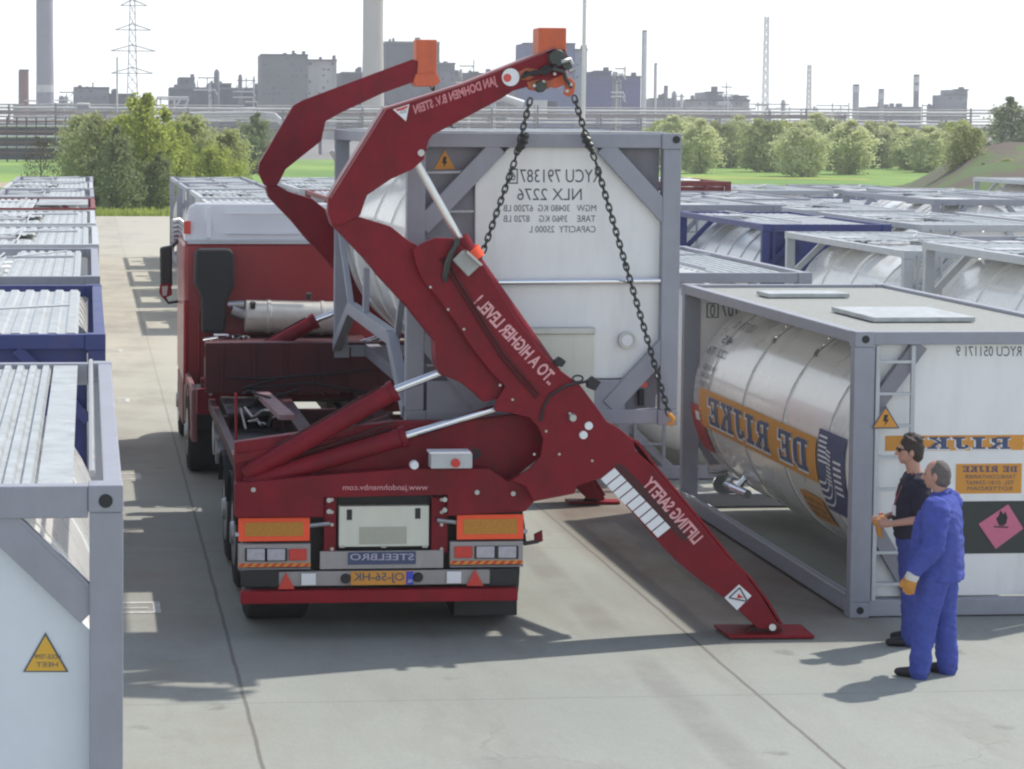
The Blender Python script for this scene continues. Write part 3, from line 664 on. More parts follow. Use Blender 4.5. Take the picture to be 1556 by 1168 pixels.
for y in (20.35, 21.7, 23.05):
    f = MB(); f.box((TX0+.55, y-.07, .45), (TX1-.55, y+.07, .6)); part(f, 'axle', DARK)
    f = MB()
    for x in (TX0, TX1-.62):
        pr = []
        for k in range(9):
            a = math.pi*(.12+.76*k/8); pr.append((math.cos(a)*.6, .52+math.sin(a)*.6))
        for k in range(8):
            (a, b), (c, d) = pr[k], pr[k+1]
            f.add([(x, y+a, b), (x+.62, y+a, b), (x+.62, y+c, d), (x, y+c, d), (x, y+a, b-.012), (x+.62, y+a, b-.012), (x+.62, y+c, d-.012), (x, y+c, d-.012)], [(0, 1, 2, 3), (7, 6, 5, 4), (0, 3, 7, 4), (1, 5, 6, 2)])
    part(f, 'mudguard', BLACK)
f = MB(); f.tube([(TX0+.02, 25.0, .98), (TX0+.5, 25.0, .98)], .19, 20); f.tube([(TX0+.02, 24.45, .9), (TX0+.4, 24.45, .9)], .13, 16); part(f, 'air_tank', STEEL, smooth=40)
f = MB(); f.tube([P(358, 597, 20.3), P(359, 668, 20.3)], .012, 6); part(f, 'marker_rod', REDB)
f = MB()
for i in range(16):
    a = Vector((1.5+rnd()*.5, 24.6+rnd()*3, 1.2+rnd()*.25)); f.tube([a, a+Vector((U(-.2, .3), U(-.3, .3), U(-.05, .1))), a+Vector((U(.1, .5), U(-.5, .5), U(-.1, .1)))], .014, 5)
part(f, 'hydraulic_hose', BLACK, smooth=60)
f = MB()
for i in range(9): f.tube([P(366+i*6, 640+U(-22, 12), 23.8), P(372+i*6+U(0, 10), 640+U(-22, 12), 23.5)], .014, 6)
part(f, 'hose_coupling', STEEL, smooth=60)
f = MB(); f.box((1.5, 24.6, 1.05), (2.0, 26.1, 1.3)); f.box((2.3, 26, 1.35), (2.9, 27, 1.5)); part(f, 'valve_block', DARK, bevel=.02)
# tail
YT = 19.45
def tb(x0, y0, x1, y1, name, m, th=.05, Yp=YT, parent=tr, bevel=.006):
    f = MB(); pbox(f, x0, y0, x1, y1, Yp, th); return f.build(name, m, parent, bevel)
tb(372, 775, 790, 866, 'tail_crossmember', DARK, .2, 19.6)
tb(512, 752, 662, 835, 'recess_panel', BLACK, .03, 19.5)
wb = tb(515, 768, 652, 831, 'cover_box', BOXG, .09, 19.4)
f = MB(); pbox(f, 527, 774, 535, 790, 19.394, .003); pbox(f, 631, 772, 639, 788, 19.394, .003); f.split('slot', BLACK, wb)
f = MB(); pbox(f, 546, 800, 618, 827, 19.396, .003); f.build('faded_label', mat('faded_label', (.44, .44, .37), .6, 0, .08, 20), wb)
f = MB()
for x in (520, 583, 646): pbox(f, x-4, 829, x+4, 832, 19.39, .01)
f.split('hinge', STEEL, wb)
for x0, x1 in ((492, 511), (655, 681)):
    b_ = tb(x0, 755, x1, 840, 'mounting_plate', RED, .06, 19.42)
    f = MB()
    for yy in (759, 778, 797, 834):
        f.lathe([(0, .016), (.012, .013)], P((x0+x1)/2+3, yy, 19.41), (0, 1, 0), 8)
    f.split('bolt', STEEL, b_)
gp = tb(486, 836, 674, 865, 'number_panel', mat('warm_grey_panel_b', (.36, .34, .34), .5, 0, .08, 5, 0, .3, (.2, .18, .17)), .03, 19.40)
bp_ = tb(529, 838, 632, 858, 'maker_plate', NAVY, .006, 19.39, gp, 0)
text('lettering', 'STEELBRO', rectfn(532, 841, 629, 851, 19.386), mat('pale_violet_ink', (.45, .42, .55), .5), bp_, .01)
WG = mat('warm_grey_panel', (.34, .32, .32), .5, 0, .08, 5, 0, .3, (.2, .18, .17))
gb = tb(418, 865, 752, 891, 'light_bar', WG, .05, 19.40)
tb(366, 866, 424, 892, 'mud_flap', BLACK, .01, 19.395); tb(744, 864, 786, 890, 'mud_flap', BLACK, .01, 19.395)
tb(690, 905, 786, 936, 'mud_flap', BLACK, .02, 19.75)
pl = tb(533, 867, 628, 889, 'licence_plate', YORN, .006, 19.386, tr, 0)
f = MB(); pbox(f, 617, 868, 628, 888, 19.383, .003); f.build('blue_strip', mat('plate_blue', (.05, .06, .5), .4), pl)
text('lettering', 'OJ-56-HK', rectfn(537, 870, 614, 886, 19.382), INK, pl, .01); text('lettering', 'NL', rectfn(619, 880, 626, 885, 19.380), WDEC, pl)
for x, y in ((526, 880), (636, 878)):
    f = MB(); f.lathe([(0, .038), (.03, .045)], P(x, y, 19.37), (0, 1, 0), 16); part(f, 'plate_lamp', BLACK, smooth=40)
for x, y in ((435, 883), (722, 878)):
    f = MB().prism(pxpoly([(x-13, y+12), (x+13, y+12), (x, y-13)], 19.375), (0, .012, 0)); part(f, 'triangle_reflector', REDL)
for x, y in ((469, 880), (690, 877)): tb(x-11, y-9, x+11, y+9, 'white_reflector', WDEC, .01, 19.378, tr, 0)
tb(366, 894, 787, 918, 'bumper', REDB, .12, 19.33)
f = MB()
for x in (420, 740): pbox(f, x-8, 880, x+8, 900, 19.46, .08)
part(f, 'bumper_bracket', DARK)
def board(x0, y0, x1, y1):
    b = tb(x0, y0, x1, y1, 'marker_board', FLUO, .02, 19.36)
    tb(x0+10, y0+7, x1-10, y1-8, 'reflective_panel', AMBER, .006, 19.354, b, 0)
    xm = x1 if x0 < 500 else x0; s = 1 if x0 < 500 else -1
    f = MB(); f.tube([P(xm-s*5, y0+13, 19.4), P(xm+s*30, y0+9, 19.4)], .02, 8); f.build('support_bar', STEEL, b)
    f = MB(); xo = x0-2 if x0 < 500 else x1+2; f.tube([P(xo-3, y0+26, 19.37), P(xo+3, y0+26, 19.37)], .018, 8); f.build('side_lamp', LENS, b)
board(362, 786, 471, 823); board(694, 781, 796, 820)
def cluster(x0, y0, x1, y1, flip):
    c = tb(x0, y0, x1, y1, 'tail_light_cluster', WG, .07, 19.375)
    xs = [.12, .40, .70] if not flip else [.06, .36, .66]
    for i, a in enumerate(xs):
        m = REDL if (i == 2) != flip and (i == 2 or not flip) or (flip and i == 0) else LENS
        px0 = x0+(x1-x0)*a; wd = (x1-x0)*.25
        tb(px0-3, y0+7, px0+wd+3, y1-9, 'lamp_surround', BLACK, .01, 19.37, c, 0) if m is LENS else None
        tb(px0, y0+8, px0+wd, y1-10, 'lamp', m, .02, 19.355, c, .008)
    f = MB()
    n = 9; wq = (x1-x0)/n
    tb(x0, y1-7, x1, y1, 'striped_strip', YORN, .008, 19.366, c, 0)
    for k in range(n):
        a = x0+wq*k; f.prism(pxpoly([(a, y1-1), (a+wq*.5, y1-1), (a+wq*.95, y1-6), (a+wq*.45, y1-6)], 19.362), (0, .003, 0))
    f.build('red_stripe', REDL, c)
    tb(x0, y1, x1, y1+4, 'shelf', GREYD, .1, 19.4, c, 0)
cluster(362, 826, 472, 862, False); cluster(684, 822, 795, 858, True)
f = MB(); f.bar(P(796, 826, 19.5), P(818, 822, 19.5), .03, .03); part(f, 'hook_bracket', DARK)
f = MB(); f.prism(pxpoly([(813, 826), (825, 822), (824, 806), (812, 812)], 19.5), (0, .03, 0)); part(f, 'bracket_plate', RED)
# ---- crane (built at the tail, copied to the front)
YC = 19.2
def tube_px(mb, a, b, r, Yp, n=18): return mb.tube([P(a[0], a[1], Yp), P(b[0], b[1], Yp)], r, n)
base_poly = [(357, 735), (466, 724), (620, 712), (743, 712), (772, 731), (800, 722), (835, 735), (812, 762), (798, 777), (680, 784), (680, 752), (492, 756), (492, 786), (357, 786)]
back_poly = [(357, 672), (440, 660), (600, 640), (700, 640), (800, 628), (826, 650), (826, 690), (777, 730), (772, 735), (357, 740)]
body_poly = [(627, 380), (640, 370), (662, 361), (690, 362), (712, 385), (735, 404), (751, 429), (785, 484), (820, 531), (848, 560), (880, 583), (902, 612), (922, 640), (940, 650), (962, 668), (966, 684),
             (991, 707), (1059, 788), (1107, 848), (1130, 870), (1157, 906), (1179, 942), (1188, 958), (1152, 955), (1108, 913), (1062, 880), (1030, 854), (1007, 831), (945, 760), (916, 727), (905, 729), (877, 738), (873, 750), (811, 762), (800, 740), (777, 729),
             (805, 712), (821, 694), (826, 668), (818, 648), (803, 634), (778, 628), (751, 624), (754, 610), (768, 587), (755, 574), (743, 561), (715, 525), (691, 487), (663, 450), (641, 424), (632, 400)]
low_jib = [(505, 341), (499, 322), (506, 306), (544, 329), (594, 344), (619, 364), (640, 376), (690, 440), (730, 500), (762, 560), (770, 590), (756, 606), (735, 611), (721, 597), (698, 580), (667, 568), (662, 545), (661, 518), (645, 498), (623, 470), (581, 425), (554, 392)]
up_jib = [(499, 300), (583, 165), (606, 158), (700, 128), (780, 96), (838, 73), (858, 74), (866, 92), (858, 112), (835, 122), (781, 137), (761, 150), (701, 182), (657, 205), (651, 214), (644, 242), (627, 257), (594, 272), (557, 297), (546, 328), (519, 342), (505, 341), (498, 322)]
LET = mat('white_lettering', (.75, .68, .70), .5)
def crane(front=False):
    ps = []
    D = 0
    def add(mb, name, m, bevel=.008, smooth=None, parent=None):
        o = mb.build(name, m, parent or tr, bevel, smooth)
        if parent is None: ps.append(o)
        return o
    add(MB().prism(pxpoly(back_poly, YC+.32), (0, .12, 0)), 'crane_back_plate', RED)
    add(MB().prism(pxpoly([(357, 690), (600, 652), (600, 662), (357, 705)], YC+.29), (0, .2, 0)), 'stiffener', RED)
    bs = add(MB().prism(pxpoly(base_poly, YC+.12), (0, .14, 0)), 'crane_base', RED)
    f = MB()
    for x, y in ((385, 744), (725, 748), (780, 750), (630, 707), (500, 760), (500, 777), (676, 759), (676, 775)): f.lathe([(0, .022), (.02, .018)], P(x, y, YC+.10), (0, 1, 0), 8)
    add(f, 'bolt', STEEL, 0, parent=bs)
    bd = add(MB().prism(pxpoly(body_poly, YC), (0, .04, 0)).prism(pxpoly(body_poly, YC+.36), (0, .04, 0)), 'crane_column', RED, .008)
    inn = [(x+(8 if i < 8 else 0), y) for i, (x, y) in enumerate([(636, 395), (690, 372), (748, 436), (818, 538), (918, 645), (960, 690), (1056, 793), (1128, 874), (1170, 945), (1112, 905), (1012, 828), (920, 722), (822, 742), (828, 668), (760, 618), (772, 586), (694, 480)])]
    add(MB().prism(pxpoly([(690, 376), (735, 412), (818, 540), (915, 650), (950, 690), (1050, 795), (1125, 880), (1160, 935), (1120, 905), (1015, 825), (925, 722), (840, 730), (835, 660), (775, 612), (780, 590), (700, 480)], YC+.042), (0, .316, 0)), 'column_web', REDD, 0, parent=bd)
    # flange along the leg's upper edge
    f = MB(); pts = [(962, 668), (991, 707), (1059, 788), (1107, 848), (1130, 870), (1157, 906), (1179, 942)]
    for a, b in zip(pts, pts[1:]): f.bar(P(*a, YC+.2), P(*b, YC+.2), .02, .36)
    add(f, 'leg_flange', REDB, 0, parent=bd)
    ft = add(MB().prism([P(1104, 966, YC+.05)+Vector((0, -.1, 0)), P(1232, 966, YC+.05)+Vector((0, -.1, 0)), P(1232, 966, YC+.05)+Vector((.02, .34, 0)), P(1104, 966, YC+.05)+Vector((-.02, .34, 0))], (0, 0, .028)), 'stabiliser_foot', REDB, .006)
    f = MB(); f.prism(pxpoly([(1128, 966), (1145, 953), (1185, 950), (1196, 966)], YC+.1), (0, .03, 0)); f.prism(pxpoly([(1128, 966), (1145, 953), (1185, 950), (1196, 966)], YC+.3), (0, .03, 0)); add(f, 'foot_lug', REDD, .004, parent=ft)
    f = MB(); f.tube([P(1174, 953, YC-.03), P(1174, 953, YC+.45)], .03, 12); add(f, 'pivot_pin', STEEL, 0, 40, parent=ft)
    # lower jib
    add(MB().prism(pxpoly(low_jib, YC+.08), (0, .26, 0)), 'lower_jib', RED)
    # cylinders
    for a, b, c in (((372, 722), (601, 592), (668, 566)), ((372, 735), (617, 662), (751, 621))):
        f = MB(); A, B, C_ = P(*a, YC+.28), P(*b, YC+.22), P(*c, YC+.2)
        d = (B-A).normalized(); f.tube([A, A.lerp(B, .04), A.lerp(B, .96), A.lerp(B, .965), B], [.065, .082, .082, .094, .094], 24); cy = add(f, 'tilt_cylinder', RED, 0, 40)
        f = MB(); f.tube([B, C_], .036, 18); add(f, 'piston_rod', CHROME, 0, 40, parent=cy)
        f = MB(); f.tube([A+d*.3+Vector((0, 0, .1)), A.lerp(B, .5)+Vector((0, 0, .1)), A.lerp(B, .9)+Vector((0, 0, .1))], .012, 6); add(f, 'hydraulic_pipe', REDD, 0, 60, parent=cy)
    f = MB(); tube_px(f, (702, 372), (845, 575), .075, YC+.18, 20); tube_px(f, (697, 362), (712, 388), .088, YC+.18, 20); jc = add(f, 'jib_cylinder', RED, 0, 40)
    f = MB(); tube_px(f, (632, 245), (700, 366), .034, YC+.18); add(f, 'piston_rod', mat('matt_chrome', (.72, .72, .70), .3, .7, .05), 0, 40, parent=jc)
    f = MB(); tube_px(f, (713, 380), (722, 394), .094, YC+.18, 20); add(f, 'orange_collar', FLUO, 0, 40, parent=jc)
    # electric box, hose tangle
    bx_ = add(MB().prism(pxpoly([(690, 396), (706, 381), (730, 403), (712, 420)], YC-.13), (0, .12, 0)), 'junction_box', mat('grey_box', (.36, .36, .35), .5), .006)
    f = MB(); f.bar(P(707, 381, YC-.13), P(730, 402, YC-.13), .02, .16); add(f, 'box_lid', STEEL, 0, parent=bx_)
    f = MB()
    for k in range(6):
        f.tube([P(688+k, 372, YC-.03), P(694+U(-3, 4), 362+k*2, YC-.06), P(686+U(-3, 3), 380+k, YC-.06), P(680+U(-3, 3), 400, YC-.05), P(677+U(-4, 3), 428-k*3, YC-.02)], .017, 6)
    add(f, 'hydraulic_hose', CHAIN, 0, 60)
    f = MB()
    cpts = [(822, 640), (826, 618), (836, 600), (860, 586), (888, 580), (900, 576)]
    f.tube([P(x, y, YC-.02) for x, y in cpts], .012, 6); f.tube([P(878+8*math.cos(a*.7), 575+5*math.sin(a*.7), YC-.03) for a in range(10)], .009, 5)
    add(f, 'cable', BLACK, 0, 60)
    for pts in ([(893, 580), (902, 572), (914, 580), (905, 594), (894, 590)], [(842, 550), (852, 542), (861, 549), (855, 558), (847, 556)]):
        add(MB().prism(pxpoly(pts, YC-.07), (0, .1, 0)), 'work_lamp', BLACK, .01)
    for x, y in ((887, 661), (895, 647)): add(MB().lathe([(0, .034), (.02, .036)], P(x, y, YC-.025), (0, 1, 0), 20), 'round_button', WDEC, 0, 40)
    f = MB(); f.lathe([(0, .03), (.04, .04)], P(871, 635, YC-.05), (0, 1, 0), 12); f.tube([P(868, 630, YC-.04), P(864, 627, YC-.04)], .012, 6); add(f, 'tap', STEEL, 0, 40)
    f = MB()
    for x, y in ((654, 436), (681, 470), (705, 500), (779, 607), (760, 585), (850, 690), (900, 700), (830, 655), (812, 690)): f.lathe([(0, .012), (.012, .010)], P(x, y, YC-.01), (0, 1, 0), 8)
    add(f, 'bolt', STEEL, 0, parent=bd)
    if not front:
        # reflective treads on the leg
        f = MB(); o_ = Vector((928, 722)); u_ = Vector((81, 88))/8.2; v_ = Vector((-15.5, 12.5))
        for k in range(9):
            a = Vector((934, 711))+Vector((9.6, 10.2))*k
            w_ = v_*(1.35 if k < 4 else 1.25)
            q = [a, a+Vector((8.2, 8.7)), a+Vector((8.2, 8.7))+w_, a+w_]
            if k == 0: q = [q[0], q[1], q[1]+w_, q[0]+w_]
            f.prism(pxpoly([(p.x, p.y) for p in q], YC-.016), (0, .016, 0))
        add(f, 'white_tread', WDEC, .002, parent=bd)
        f = MB(); f.prism(pxpoly([(932, 704), (946, 706), (1040, 800), (1046, 822), (1036, 820), (1018, 802), (940, 716)], YC-.004), (0, .004, 0)); add(f, 'tread_shadow_gap', mat('shadow_gap_maroon', (.06, .01, .012), .6), 0, parent=bd)  # flat dark strip painted as the shadow gap along the treads
        def ltext(s, a, b, h, nm='lettering', off=.006, m=PINKW, bold=.015):
            A = P(*a, YC-off); B = P(*b, YC-off); d = (B-A); n_ = Vector((-d.z, 0, d.x)).normalized()
            if n_.z < 0: n_ = -n_
            return text(nm, s, lambda u, v: A+d*u+n_*h*v, m, bd, bold)
        ltext('..TO A HIGHER LEVEL !', (718, 461), (834, 586), .115, m=PINKW, bold=.03)
        ltext('LIFTING SAFETY', (975, 736), (1054, 828), .115, bold=.03)
        st_ = add(MB().prism(pxpoly([(1123, 888), (1142, 905), (1120, 927), (1101, 908)], YC-.006), (0, .004, 0)), 'warning_sticker', WDEC, 0, parent=bd)
        f = MB()
        tri = [Vector((1124, 893)), Vector((1136, 914)), Vector((1108, 908))]
        for a, b in zip(tri, tri[1:]+tri[:1]): f.bar(P(*a, YC-.01), P(*b, YC-.01), .012, .004)
        f.build('sticker_triangle', INK, bd)
        MB().prism(pxpoly([(1122, 902), (1130, 908), (1120, 909)], YC-.012), (0, .003, 0)).build('sticker_mark', REDL, bd)
        cb = tb(655, 689, 718, 712, 'control_box', GREYL, .16, YC-.05)
        f = MB(); pbox(f, 653, 686, 716, 690, YC-.06, .18); f.build('box_lid', WDEC, cb, .004)
        f = MB(); f.lathe([(0, .036), (.03, .04)], P(693, 704, YC-.08), (0, 1, 0), 20); f.build('stop_button', REDL, cb, smooth=40)
        f = MB()
        for k in range(4): f.tube([P(716, 700, YC), P(722+k*3, 690, YC), P(718+k*3, 678+k*2, YC)], .008, 5)
        f.build('box_cable', BLACK, cb)
        f = MB(); f.lathe([(0, .034), (.05, .04)], P(630, 707, YC-.02), (0, 1, 0), 16); part(f, 'round_lamp', WDEC, smooth=40)
        text('lettering', 'www.jandohmenbv.com', rectfn(521, 736, 650, 747, YC+.115), PINKW, bs)
    return ps
def jib(up, YJ, tail, front):
    uj = MB().prism(pxpoly(up, YJ), (0, .03, 0)).prism(pxpoly(up, YJ+.25), (0, .03, 0)).prism(pxpoly([(x*.985+9.5, y*.985+3) for x, y in up], YJ+.032), (0, .216, 0)).build('upper_jib', RED, tr, .006)
    return uj
cr = crane()
DY = 6.85
for o in cr:
    if o.name.startswith(('crane_back', 'stiffener')): continue
    c = copy_tree(o)
    if o.name.startswith('stabiliser_foot'): c.scale = (.8, .45, 1)
    c.location.y += DY
    WL[c] = WL[o]+Vector((0, DY, 0))
for o in list(tr.children):
    pass
uj = jib(up_jib, YC+.05, None, False)
YJ = YC+.05
f = MB()
pts = [(499, 300), (583, 165), (606, 158), (700, 128), (780, 96), (838, 73)]
for a, b in zip(pts, pts[1:]): f.bar(P(*a, YJ+.14), P(*b, YJ+.14), .016, .30)
f.build('jib_flange', mat('light_edge_red', (.30, .09, .10), .4), uj)
tf = pxfn((632, 177), (757, 132), (627, 160), (753, 114), YJ-.005)
text('lettering', 'JAN DOHMEN B.V. STEIN', tf, mat('faint_pink_lettering', (.62, .22, .24), .5), uj, .035)
tf = pxfn((636, 175), (757, 131), (634, 170), (755, 125), YJ-.006)
f = MB(); f.lathe([(0, .075), (.004, .075)], P(776, 117, YJ-.006), (0, 1, 0), 28); lg = f.build('round_logo', WDEC, uj)
f = MB(); f.lathe([(0, .035), (.003, .035)], P(771, 118, YJ-.010), (0, 1, 0), 16); f.build('logo_mark', REDL, lg)
f = MB().prism(pxpoly([(597, 166), (622, 158), (617, 184)], YJ-.006), (0, .004, 0)); lt = f.build('triangle_badge', WDEC, uj)
f = MB().prism(pxpoly([(601, 166), (620, 160), (619, 164), (604, 169)], YJ-.009), (0, .002, 0)); f.build('badge_bar', REDL, lt)
text('lettering', 'VDL', rectfn(607, 166, 618, 172, YJ-.009), INK, lt)
f = MB(); f.tube([P(640, 232, YJ-.03), P(640, 232, YJ+.3)], .03, 12); f.build('pivot_pin', STEEL, uj)
# rear head
hd = MB(); pbox(hd, 818, 42, 861, 82, YJ+.0, .26); hd = hd.build('jib_head', ORNG, tr, .01)
def disc(mb, x, y, r, Yp, th, n=24): mb.lathe([(0, r*.85), (.01, r), (th*.35, r), (th*.5, r*.8), (th*.65, r), (th-.01, r), (th, r*.85)], P(x, y, Yp), (0, 1, 0), n)
f = MB(); disc(f, 848, 88, .075, YJ-.06, .09); f.build('head_pulley', CHAIN, hd, smooth=40)
f = MB(); disc(f, 862, 98, .045, YJ-.05, .08); f.build('head_pulley', CHAIN, hd, smooth=40)
f = MB(); disc(f, 822, 131, .05, YJ-.03, .1); f.build('head_pulley', CHAIN, hd, smooth=40)
f = MB(); f.prism(pxpoly([(834, 118), (845, 104), (856, 100), (862, 112), (858, 128), (846, 134), (832, 130)], YJ+.02), (0, .1, 0)); f.build('shackle_block', ORNG, hd, .012)
f = MB(); f.prism(pxpoly([(852, 112), (868, 118), (875, 126), (873, 141), (866, 147), (858, 143), (861, 130), (850, 126)], YJ+.05), (0, .09, 0)); f.build('shackle_block', ORNG, hd, .012)
f = MB(); f.prism(pxpoly([(800, 124), (818, 120), (838, 122), (836, 134), (818, 138), (804, 136)], YJ-.005), (0, .07, 0)); f.build('shackle_block', mat('worn_orange', (.42, .12, .05), .6, 0, .3, 20, 0, .6, (.06, .04, .03)), hd, .012)
f = MB(); f.tube([P(852, 94, YJ-.06), P(866, 90, YJ-.05), P(870, 98, YJ-.05)], .02, 8); f.tube([P(864, 108, YJ-.02), P(872, 104, YJ-.02)], .03, 8); f.build('shackle_pin', STEEL, hd, smooth=60)
f = MB()
for k in range(4): f.tube([P(792+k*2, 118-k*3, YJ-.02), P(812, 108+k*2, YJ-.06), P(830, 112-k*4, YJ-.05), P(846, 98+k*3, YJ-.07)], .014, 6)
f.build('head_hose', BLACK, hd, smooth=60)
f = MB(); f.tube([P(840, 104, YJ-.07), P(856, 108, YJ-.08), P(860, 120, YJ-.04), P(868, 132, YJ-.0)], .018, 6); f.build('head_hose', CHAIN, hd, smooth=60)
f = MB()
for x_, y_ in ((868, 128), (862, 138), (812, 130), (826, 124), (843, 112)): f.lathe([(0, .014), (.02, .012)], P(x_, y_, YJ-.03), (0, 1, 0), 8)
f.build('bolt', STEEL, hd)
f = MB(); f.prism(pxpoly([(788, 109), (800, 103), (817, 105), (819, 112), (804, 121), (792, 121)], YJ-.006), (0, .005, 0)); f.build('rust_patch', mat('worn_orange', (0, 0, 0)), hd)
# front jib (traced at its own distance)
YF = YC+DY+.05
upf = [(392, 262), (394, 248), (440, 170), (446, 160), (460, 152), (540, 122), (626, 90), (636, 92), (634, 122), (584, 140), (520, 170), (495, 184), (488, 214), (434, 257), (424, 277), (458, 287), (458, 290), (418, 300), (401, 283)]
fj = MB().prism(pxpoly(upf[:15]+[(418, 284), (401, 281)], YF), (0, .03, 0)).prism(pxpoly(upf[:15]+[(418, 284), (401, 281)], YF+.25), (0, .03, 0)).prism(pxpoly([(x*.985+7, y*.985+3) for x, y in upf[:15]+[(418, 284), (401, 281)]], YF+.032), (0, .216, 0)).build('upper_jib', RED, tr, .006)
hf = MB(); pbox(hf, 632, 60, 664, 118, YF, .26); hf = hf.build('jib_head', ORNG, tr, .01)
f = MB().prism(pxpoly([(628, 124), (632, 112), (664, 110), (670, 124), (660, 131), (632, 131)], YF-.02), (0, .28, 0)); f.build('shackle_block', ORNG, hf, .012)
# front deck and hoses, plus a dark plate and box added as shade
f = MB(); f.box((TX0+.1, 27.3, 1.25), (3.7, 28.6, 1.5)); f.box((TX0+.15, 28.6, 1.3), (3.7, 28.75, 1.62)); part(f, 'front_deck', REDD, bevel=.02)
f = MB(); f.box((TX0-.02, 25.86, 1.36), (3.78, 25.92, 1.93)); f.box((TX0-.02, 25.92, 1.88), (3.78, 26.1, 1.93))  # dark plate added to hold the shade below the lifted container
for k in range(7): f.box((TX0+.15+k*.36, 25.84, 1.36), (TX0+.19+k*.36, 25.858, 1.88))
part(f, 'front_shade_plate', mat('shade_maroon', (.085, .009, .013), .6, 0, .3, 4, 0, .5, (.03, .012, .012)), bevel=.006)
f = MB()
for k in range(2): z_ = 1.42+.12*k; f.tube([(TX0+.2+U(0, .4), 25.82, z_), (2.3+U(-.4, .4), 25.8, z_+U(-.08, .08)), (3.2+U(0, .4), 25.82, z_+U(-.1, .1))], .012, 5)
part(f, 'hydraulic_hose', BLACK, smooth=60)
f = MB(); f.box((TX0+.12, 26.95, 1.12), (3.72, 27.3, 1.78)); part(f, 'shade_box', mat('shade_black', (.022, .016, .018), .7, 0, .4, 6, 0, .5, (.06, .02, .02)), bevel=.02)  # near-black box added to darken the shaded space behind the front crane
f = MB()
for i in range(22):
    a = Vector((U(1.55, 3.5), 26.88, U(1.2, 1.7))); f.tube([a, a+Vector((U(-.1, .25), -.1, U(-.12, .05))), a+Vector((U(.15, .6), -.12, U(-.2, .05))), a+Vector((U(.5, .9), -.02, U(-.1, .1)))], .016, 5)
part(f, 'hydraulic_hose', BLACK, smooth=60)
f = MB()
for i in range(18): a = Vector((U(1.55, 3.5), 26.8, U(1.15, 1.75))); f.box(a, a+Vector((U(.03, .12), .1, U(.03, .1))))
f.split('valve_block', REDD, tr)
f = MB(); f.tube([P(382, 700, YC-.02+.3), P(480, 668, YC+.27), P(590, 630, YC+.2)], .012, 6); f.tube([P(392, 706, YC+.3), P(500, 676, YC+.25), P(600, 641, YC+.2)], .012, 6); part(f, 'hydraulic_pipe', REDD, smooth=60)
f = MB()
for q in (((668, 392), (712, 462), (760, 540), (815, 605)), ((674, 390), (718, 460), (765, 537), (820, 600))): f.tube([P(x, y, YC-.02) for x, y in q], .009, 6)
part(f, 'hydraulic_pipe', REDD, smooth=60)
# ------------------------------------------------------------------ chains
def chain(pts, label, hook=None):
    seg = [Vector(p) for p in pts]; f = MB(); dist = 0; k = 0
    L_ = .052
    def link(c, d, flip):
        sd = Vector((0, 1, 0)) if flip else d.cross(Vector((0, 1, 0))).normalized()
        q = []
        for a in range(12):
            th = 2*math.pi*a/12; x = math.cos(th); y = math.sin(th)
            q.append(c+d*(.030*x+.010*(1 if x > .1 else -1 if x < -.1 else 0))+sd*.022*y)
        n = len(q); r = .0085; vs = []; fs = []
        ax = d.cross(sd).normalized()
        for i in range(n):
            t_ = (q[(i+1) % n]-q[i-1]).normalized(); nn = ax.cross(t_).normalized()
            for j in range(5):
                b = 2*math.pi*j/5; vs.append(q[i]+nn*math.cos(b)*r+ax*math.sin(b)*r)
        for i in range(n):
            for j in range(5): fs.append((i*5+j, i*5+(j+1) % 5, ((i+1) % n)*5+(j+1) % 5, ((i+1) % n)*5+j))
        f.add(vs, fs)
    for a, b in zip(seg, seg[1:]):
        d = (b-a).normalized(); l_ = (b-a).length; x = .03
        while x < l_:
            link(a+d*x, d, k % 2); k += 1; x += .056
    o = f.build('lifting_chain', CHAIN, None, smooth=60)
    return tag(o, label, 'chain', 'lifting chains on the raised container')
YH = 19.84
chain([P(806, 150, YH-.1), P(792, 205, YH), P(782, 245, YH), P(733, 385, YH+.02), P(706, 470, YH)], 'dark steel chain going down left from the rear crane head and vanishing behind its column')
chain([P(872, 146, YH-.1), P(890, 205, YH), P(905, 245, YH), P(950, 400, YH), P(985, 520, YH), P(1017, 632, YH)], 'long dark chain from rear crane head to the raised container, right side')
for x, y, dx, l1 in ((795, 215, -7, 'dark chain connector on the left chain at the top edge of the raised container'), (892, 214, 8, 'dark chain connector on the right chain at the top edge of the raised container')):
    f = MB(); sg_ = 1 if dx > 0 else -1
    for a_, b_, r_ in ((-13, -5, .035), (-6, 3, .048), (2, 11, .045), (9, 16, .03)): f.tube([P(x+sg_*a_*.5, y+a_, YH-.03), P(x+sg_*(a_+b_)*.25, y+(a_+b_)/2, YH-.03), P(x+sg_*b_*.5, y+b_, YH-.03)], [r_*.6, r_, r_*.6], 10)
    tag(f.build('chain_connector', CHAIN, smooth=50), l1, 'chain connector', 'chain connectors')
f = MB(); f.tube([P(1016, 628, YH), P(1023, 636, YH-.01), P(1020, 645, YH-.01), P(1013, 642, YH)], [.022, .026, .02, .012], 10)
tag(f.build('lifting_hook', YORN, smooth=60), 'orange hook ending the long chain at the lower right of the raised container', 'hook')
for dx in (0, 1.0):   # chains of the front crane
    pass
chain([P(655, 128, YF+.1), Vector((4.1, YF-.02, 4.45)), Vector((5.0, YF-.05, 3.2)), Vector((5.05, YF-.05, 1.95))], 'dark chain hanging from the front crane head behind the raised container')
